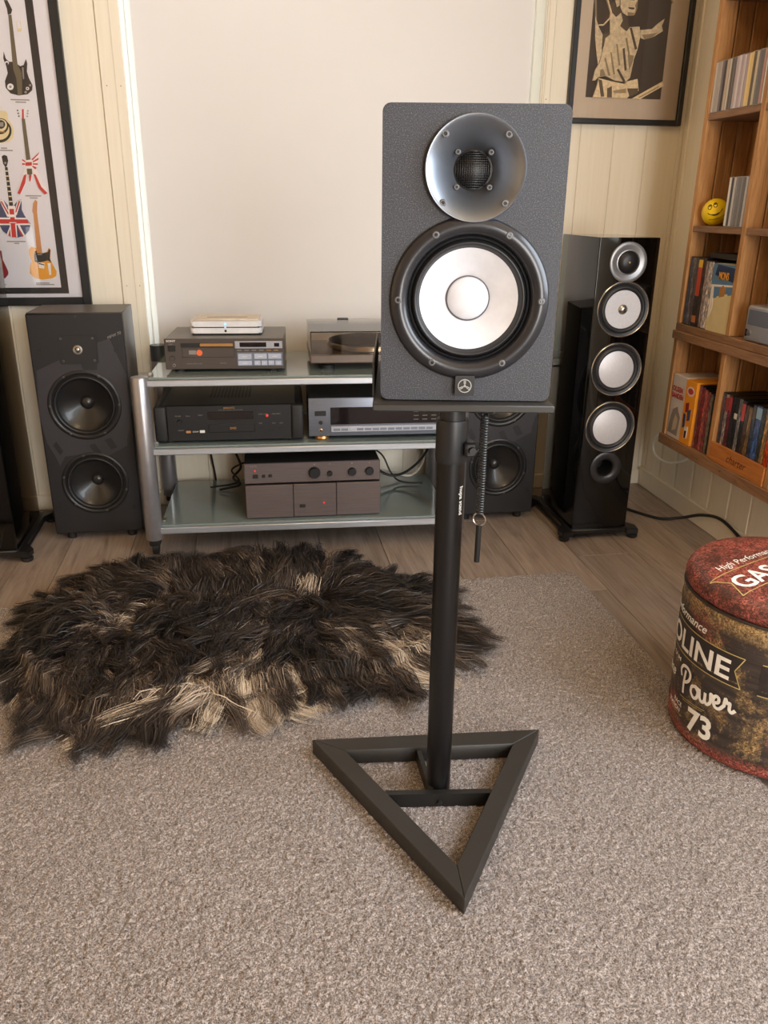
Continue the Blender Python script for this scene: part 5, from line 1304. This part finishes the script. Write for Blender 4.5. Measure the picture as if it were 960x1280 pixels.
for s0 in (0.0, 0.385):
    wpoly([(E_X-0.335+s0, 0.168), (E_X+0.022+s0, 0.168), (E_X+0.008+s0, 0.198), (E_X+0.022+s0, 0.226), (E_X-0.335+s0, 0.226)], 'drumink', 'printed_banner', 0.0011)
    wline([(E_X-0.335+s0, 0.167), (E_X+0.022+s0, 0.167), (E_X+0.008+s0, 0.198), (E_X+0.022+s0, 0.227), (E_X-0.335+s0, 0.227)], 0.0018)
    wtext('GASOLINE', E_X-0.300+s0, 0.1765, 0.055, sx=1.16, bold=0.0012)
    wtext('High Performance', E_X-0.245+s0, 0.2385, 0.0235, sx=1.08, shear=0.35, bold=0.0003)
    wtext('P R E M I U M', E_X-0.245+s0, 0.1465, 0.0115, sx=1.9, bold=0.0002)
    wtext('Octane', E_X-0.24+s0, 0.092, 0.030, sx=1.15, ang=0.14, shear=0.4, bold=0.0005)
    script_power(E_X-0.108+s0, 0.090, 0.128, 0.17)
    wline([(E_X-0.105+s0, 0.0835), (E_X-0.035+s0, 0.0915)], 0.0012); wline([(E_X-0.095+s0, 0.0805), (E_X-0.04+s0, 0.087)], 0.0010)
    wtext('RACE', E_X-0.125+s0, 0.061, 0.0125, sx=1.0, bold=0.0002); wtext('STATION', E_X-0.150+s0, 0.0475, 0.0125, sx=1.0, bold=0.0002)
    wline([(E_X-0.155+s0, 0.0435), (E_X-0.09+s0, 0.0435)], 0.001)
    wtext('73', E_X-0.072+s0, 0.034, 0.062, sx=0.98, ang=0.06, bold=0.0020)
# lettering on the lid
def ltext(s, x, y, size, ang, sx=1.0, mat='drumwhite', **kw):
    me = ctext(s, size, **kw); bm = bmesh.new(); bm.from_mesh(me); bpy.data.meshes.remove(me)
    M = Matrix.Rotation(ang, 4, 'Z') @ T(x, y, 0) @ Matrix.Diagonal((sx, 1, 1, 1)); bmesh.ops.transform(bm, matrix=M, verts=bm.verts[:]); return lproj(bm, mat, 'lettering')
def lidz(r):
    pts_ = q[::-1]
    for (ra, za), (rb, zb) in zip(pts_, pts_[1:]):
        if ra <= r <= rb: return za+(zb-za)*(r-ra)/(rb-ra)
    return ZH+0.03
def lproj(bm, mat, name, off=0.0012):
    for i in range(-16, 17):
        for nn_ in ((1, 0, 0), (0, 1, 0)):
            bmesh.ops.bisect_plane(bm, geom=bm.verts[:]+bm.edges[:]+bm.faces[:], plane_co=(i*0.012, i*0.012, 0), plane_no=nn_, dist=1e-6)
    for v in bm.verts:
        r = min(math.hypot(v.co.x, v.co.y), RT-0.004); v.co.z = lidz(r)+off
    return build(name, bm, mat, lidp, smooth=False)
LA = math.radians(22)
def lline(pts, wdt=0.0018, mat='drumgold'):
    bm = bmesh.new(); R = Matrix.Rotation(LA, 4, 'Z')
    for (x0, y0), (x1, y1) in zip(pts, pts[1:]):
        d = Vector((x1-x0, y1-y0)).normalized(); n = Vector((-d.y, d.x))*wdt/2
        bm.faces.new([bm.verts.new(R @ Vector((x, y, 0))) for x, y in ((x0+n.x, y0+n.y), (x0-n.x, y0-n.y), (x1-n.x, y1-n.y), (x1+n.x, y1+n.y))])
    return lproj(bm, mat, 'outline', 0.0010)
ltext('GASOLINE', -0.150, -0.008, 0.058, LA, sx=1.0, bold=0.001)
ltext('High Performance', -0.128, 0.060, 0.024, LA, sx=0.95, shear=0.3)
ltext('P R E M I U M', -0.075, -0.036, 0.013, LA, sx=1.4)
ltext('Octane Power', -0.085, -0.085, 0.034, LA, sx=1.0, shear=0.4, bold=0.0005)
lline([(0.13, 0.050), (-0.166, 0.050), (-0.150, 0.020), (-0.166, -0.016), (0.13, -0.016)])

# ------------------------------------------------------------------ sheepskin rug
OUT = np.array([(-0.54, 1.80), (-0.54, 1.66), (-0.47, 1.51), (-0.34, 1.40), (-0.20, 1.42), (-0.06, 1.43), (0.10, 1.45), (0.24, 1.46), (0.36, 1.53), (0.42, 1.62), (0.40, 1.75), (0.33, 1.86), (0.24, 1.97), (0.14, 2.06), (0.02, 2.05), (-0.10, 2.00), (-0.24, 2.02), (-0.36, 2.03), (-0.46, 1.94)])
sk = thing('sheepskin_rug', 'dark brown long haired sheepskin rug with cream patches on the carpet', 'rug', (-0.08, 1.74, 0.0140))
so = np.array([-0.08, 1.74, 0.0140])
bm = bmesh.new()
prism(bm, [((x+0.08)*0.97+so[0]*0, (y-1.74)*0.97) for x, y in OUT], T(0, 0, 0), 0.006)
build('hide', bm, 'hide', sk, smooth=False)
def inside(P, poly):
    x, y = P[:, 0], P[:, 1]; c = np.zeros(len(P), bool); n = len(poly)
    for i in range(n):
        (x0, y0), (x1, y1) = poly[i], poly[i-1]
        k_ = ((y0 > y) != (y1 > y)) & (x < (x1-x0)*(y-y0)/(y1-y0+1e-12)+x0); c ^= k_
    return c
def vnoise(P, sc, seed):
    r = np.random.default_rng(seed); g = r.normal(0, 1, (64, 64)); q = P/sc+17.3; i = np.floor(q).astype(int); f = q-i; f = f*f*(3-2*f)
    G = lambda a, b: g[(i[:, 0]+a) % 64, (i[:, 1]+b) % 64]
    return (G(0, 0)*(1-f[:, 0])+G(1, 0)*f[:, 0])*(1-f[:, 1])+(G(0, 1)*(1-f[:, 0])+G(1, 1)*f[:, 0])*f[:, 1]
def fur():
    NL, NS, SEG = 1250, 100, 7
    c = np.empty((0, 2))
    while len(c) < NL:
        p = rng.uniform((-0.66, 1.36), (0.48, 2.1), (4000, 2)); c = np.vstack([c, p[inside(p, OUT)]])
    c = c[:NL]
    pale = np.exp(-(((c[:, 0]+0.02)/0.13)**2+((c[:, 1]-1.44)/0.08)**2))*2.3+np.exp(-(((c[:, 0]+0.26)/0.10)**2+((c[:, 1]-1.50)/0.09)**2))*1.5+np.exp(-(((c[:, 0]-0.28)/0.09)**2+((c[:, 1]-1.60)/0.06)**2))*1.3+np.exp(-(((c[:, 0]+0.34)/0.06)**2+((c[:, 1]-1.80)/0.06)**2))*1.0
    under = rng.random(NL) < np.clip(0.26+0.20*vnoise(c, 0.10, 41)+0.17*pale+0.10*(c[:, 1] < 1.66), 0.04, 0.72)
    spine = np.array([[-0.25, 1.80], [0.12, 1.78]])
    # flow: away from the spine, mostly combed towards the viewer
    t = np.clip(((c-spine[0])@(spine[1]-spine[0]))/((spine[1]-spine[0])@(spine[1]-spine[0])), 0, 1)
    foot = spine[0]+t[:, None]*(spine[1]-spine[0]); d = c-foot; dist = np.linalg.norm(d, axis=1)
    d = d/np.maximum(dist, 1e-3)[:, None]
    d = d*np.clip(dist/0.12, 0.25, 1.0)[:, None]+np.array([0.0, -0.40])
    a = np.arctan2(d[:, 1], d[:, 0])+0.55*vnoise(c, 0.12, 3)+0.22*rng.normal(0, 1, NL)
    ln = rng.uniform(0.085, 0.175, NL)*(1+0.25*vnoise(c, 0.2, 5))
    ln = np.clip(ln*(1+0.25*(c[:, 1] < 1.55)), 0.06, 0.22)
    lift = rng.uniform(0.025, 0.055, NL)*(1+0.6*np.clip((c[:, 1]-1.72)/0.3, 0, 1))*np.clip(0.55+dist*0+0.45*(1-np.abs(vnoise(c, 0.25, 9))*0.4), 0.4, 1.2)
    lift = lift*np.where(under, 0.72, 1.08)
    ln = ln*np.where(under, 0.80, 1.0)
    curl = rng.normal(0, 1.0, NL); wav = np.where(under, rng.uniform(0.004, 0.012, NL), rng.uniform(0.008, 0.024, NL)); ph = rng.uniform(0, 6.28, NL); fr = rng.uniform(1.0, 2.2, NL)
    # colours
    u = 0.55*vnoise(c, 0.10, 21)+0.35*rng.normal(0, 1, NL)
    u = u*np.where(under, 1.0, 0.6)+pale*np.where(under, 1.15, 0.55)+np.where(under, 0.30, -0.42)+0.22*(c[:, 1] < 1.66)
    pal = np.array([lin(17, 14, 15)[:3], lin(33, 27, 26)[:3], lin(58, 48, 44)[:3], lin(112, 97, 86)[:3], lin(178, 160, 142)[:3], lin(222, 207, 188)[:3]])
    lev = np.clip((u+0.9)/2.6, 0, 0.999)*4.9
    def pick(l):
        i = np.clip(l.astype(int), 0, 4); f = (l-i)[..., None]; return pal[i]*(1-f)+pal[i+1]*f
    n = NL*NS
    li = np.repeat(np.arange(NL), NS)
    root = c[li]+rng.normal(0, 1, (n, 2))*np.where(under, 0.017, 0.0125)[li][:, None]
    aa = a[li]+rng.normal(0, 0.13, n); l = ln[li]*rng.uniform(0.6, 1.1, n); lf = lift[li]*rng.uniform(0.5, 1.15, n)
    s = np.linspace(0, 1, SEG+1)[None, :]
    # heading turns along the strand (curl) so locks bend together towards a common tip
    hd = aa[:, None]+curl[li][:, None]*0.75*s*s+wav[li][:, None]*28*np.sin(ph[li][:, None]+fr[li][:, None]*6.28*s)*0.9
    step = (l/SEG)[:, None]*np.ones_like(s)
    x = root[:, :1]+np.cumsum(np.cos(hd)*step, 1)-np.cos(hd[:, :1])*step[:, :1]; y = root[:, 1:]+np.cumsum(np.sin(hd)*step, 1)-np.sin(hd[:, :1])*step[:, :1]
    # strands of a lock converge towards its middle strand near the tip
    mx = x.reshape(NL, NS, -1).mean(1)[li]; my = y.reshape(NL, NS, -1).mean(1)[li]
    k_ = np.where(under, 0.6, 0.80)[li][:, None]*s**1.0; x = x*(1-k_)+mx*k_; y = y*(1-k_)+my*k_
    ins = inside(np.stack([x.ravel(), y.ravel()], 1), OUT).reshape(x.shape)
    h = 0.004+lf[:, None]*np.sin(PI*np.clip(s*0.72+0.04, 0, 1))**0.8*(1-0.35*s)
    edge = 1-0.55*(~ins)
    z = 0.016+h*edge+rng.uniform(0, 0.012, n)[:, None]*s+np.maximum(0, 0.022*np.clip(vnoise(root, 0.12, 31), -0.5, 1.2))[:, None]*(1-s*0.6)
    wd = 0.00055*rng.uniform(0.7, 1.35, n)[:, None]*(1-0.75*s**2.0)
    ox_, oy_ = -np.sin(hd)*wd, np.cos(hd)*wd; tl = rng.normal(0, 0.6, n)[:, None]*wd
    V = np.empty((n, SEG+1, 2, 3)); V[:, :, 0] = np.stack([x-ox_, y-oy_, z-tl], -1); V[:, :, 1] = np.stack([x+ox_, y+oy_, z+tl], -1)
    V -= so; V[..., 2] = np.maximum(V[..., 2], 0.001)
    lv = lev[li][:, None]+rng.normal(0, 0.55, n)[:, None]
    mid_ = np.clip(rng.normal(0.45, 0.7, NL), 0, 2.0)[li][:, None]
    lv = lv+mid_*np.exp(-((s-0.35)/0.28)**2)-1.4*np.clip(s-0.5, 0, 1)*(lev[li][:, None] < 4.0)
    Cc = pick(np.clip(lv, 0, 4.95)); Cc = np.repeat(Cc[:, :, None, :], 2, 2)
    verts = V.reshape(-1, 3); nv = 2*(SEG+1)
    b0 = (np.arange(n)*nv)[:, None]+(np.arange(SEG)*2)[None, :]
    f = np.stack([b0, b0+1, b0+3, b0+2], -1).reshape(-1, 4)
    me = bpy.data.meshes.new('fleece'); me.vertices.add(len(verts)); me.vertices.foreach_set('co', verts.astype(np.float32).ravel())
    me.loops.add(f.size); me.loops.foreach_set('vertex_index', f.astype(np.int32).ravel()); me.polygons.add(len(f))
    me.polygons.foreach_set('loop_start', (np.arange(len(f))*4).astype(np.int32)); me.polygons.foreach_set('loop_total', np.full(len(f), 4, np.int32))
    at = me.attributes.new('Col', 'FLOAT_COLOR', 'POINT'); cc = np.ones((len(verts), 4), np.float32); cc[:, :3] = Cc.reshape(-1, 3); at.data.foreach_set('color', cc.ravel())
    me.update(); me.shade_smooth(); me.materials.append(MAT['fur'])
    link(bpy.data.objects.new('fleece', me), sk, kind='stuff')
fur()
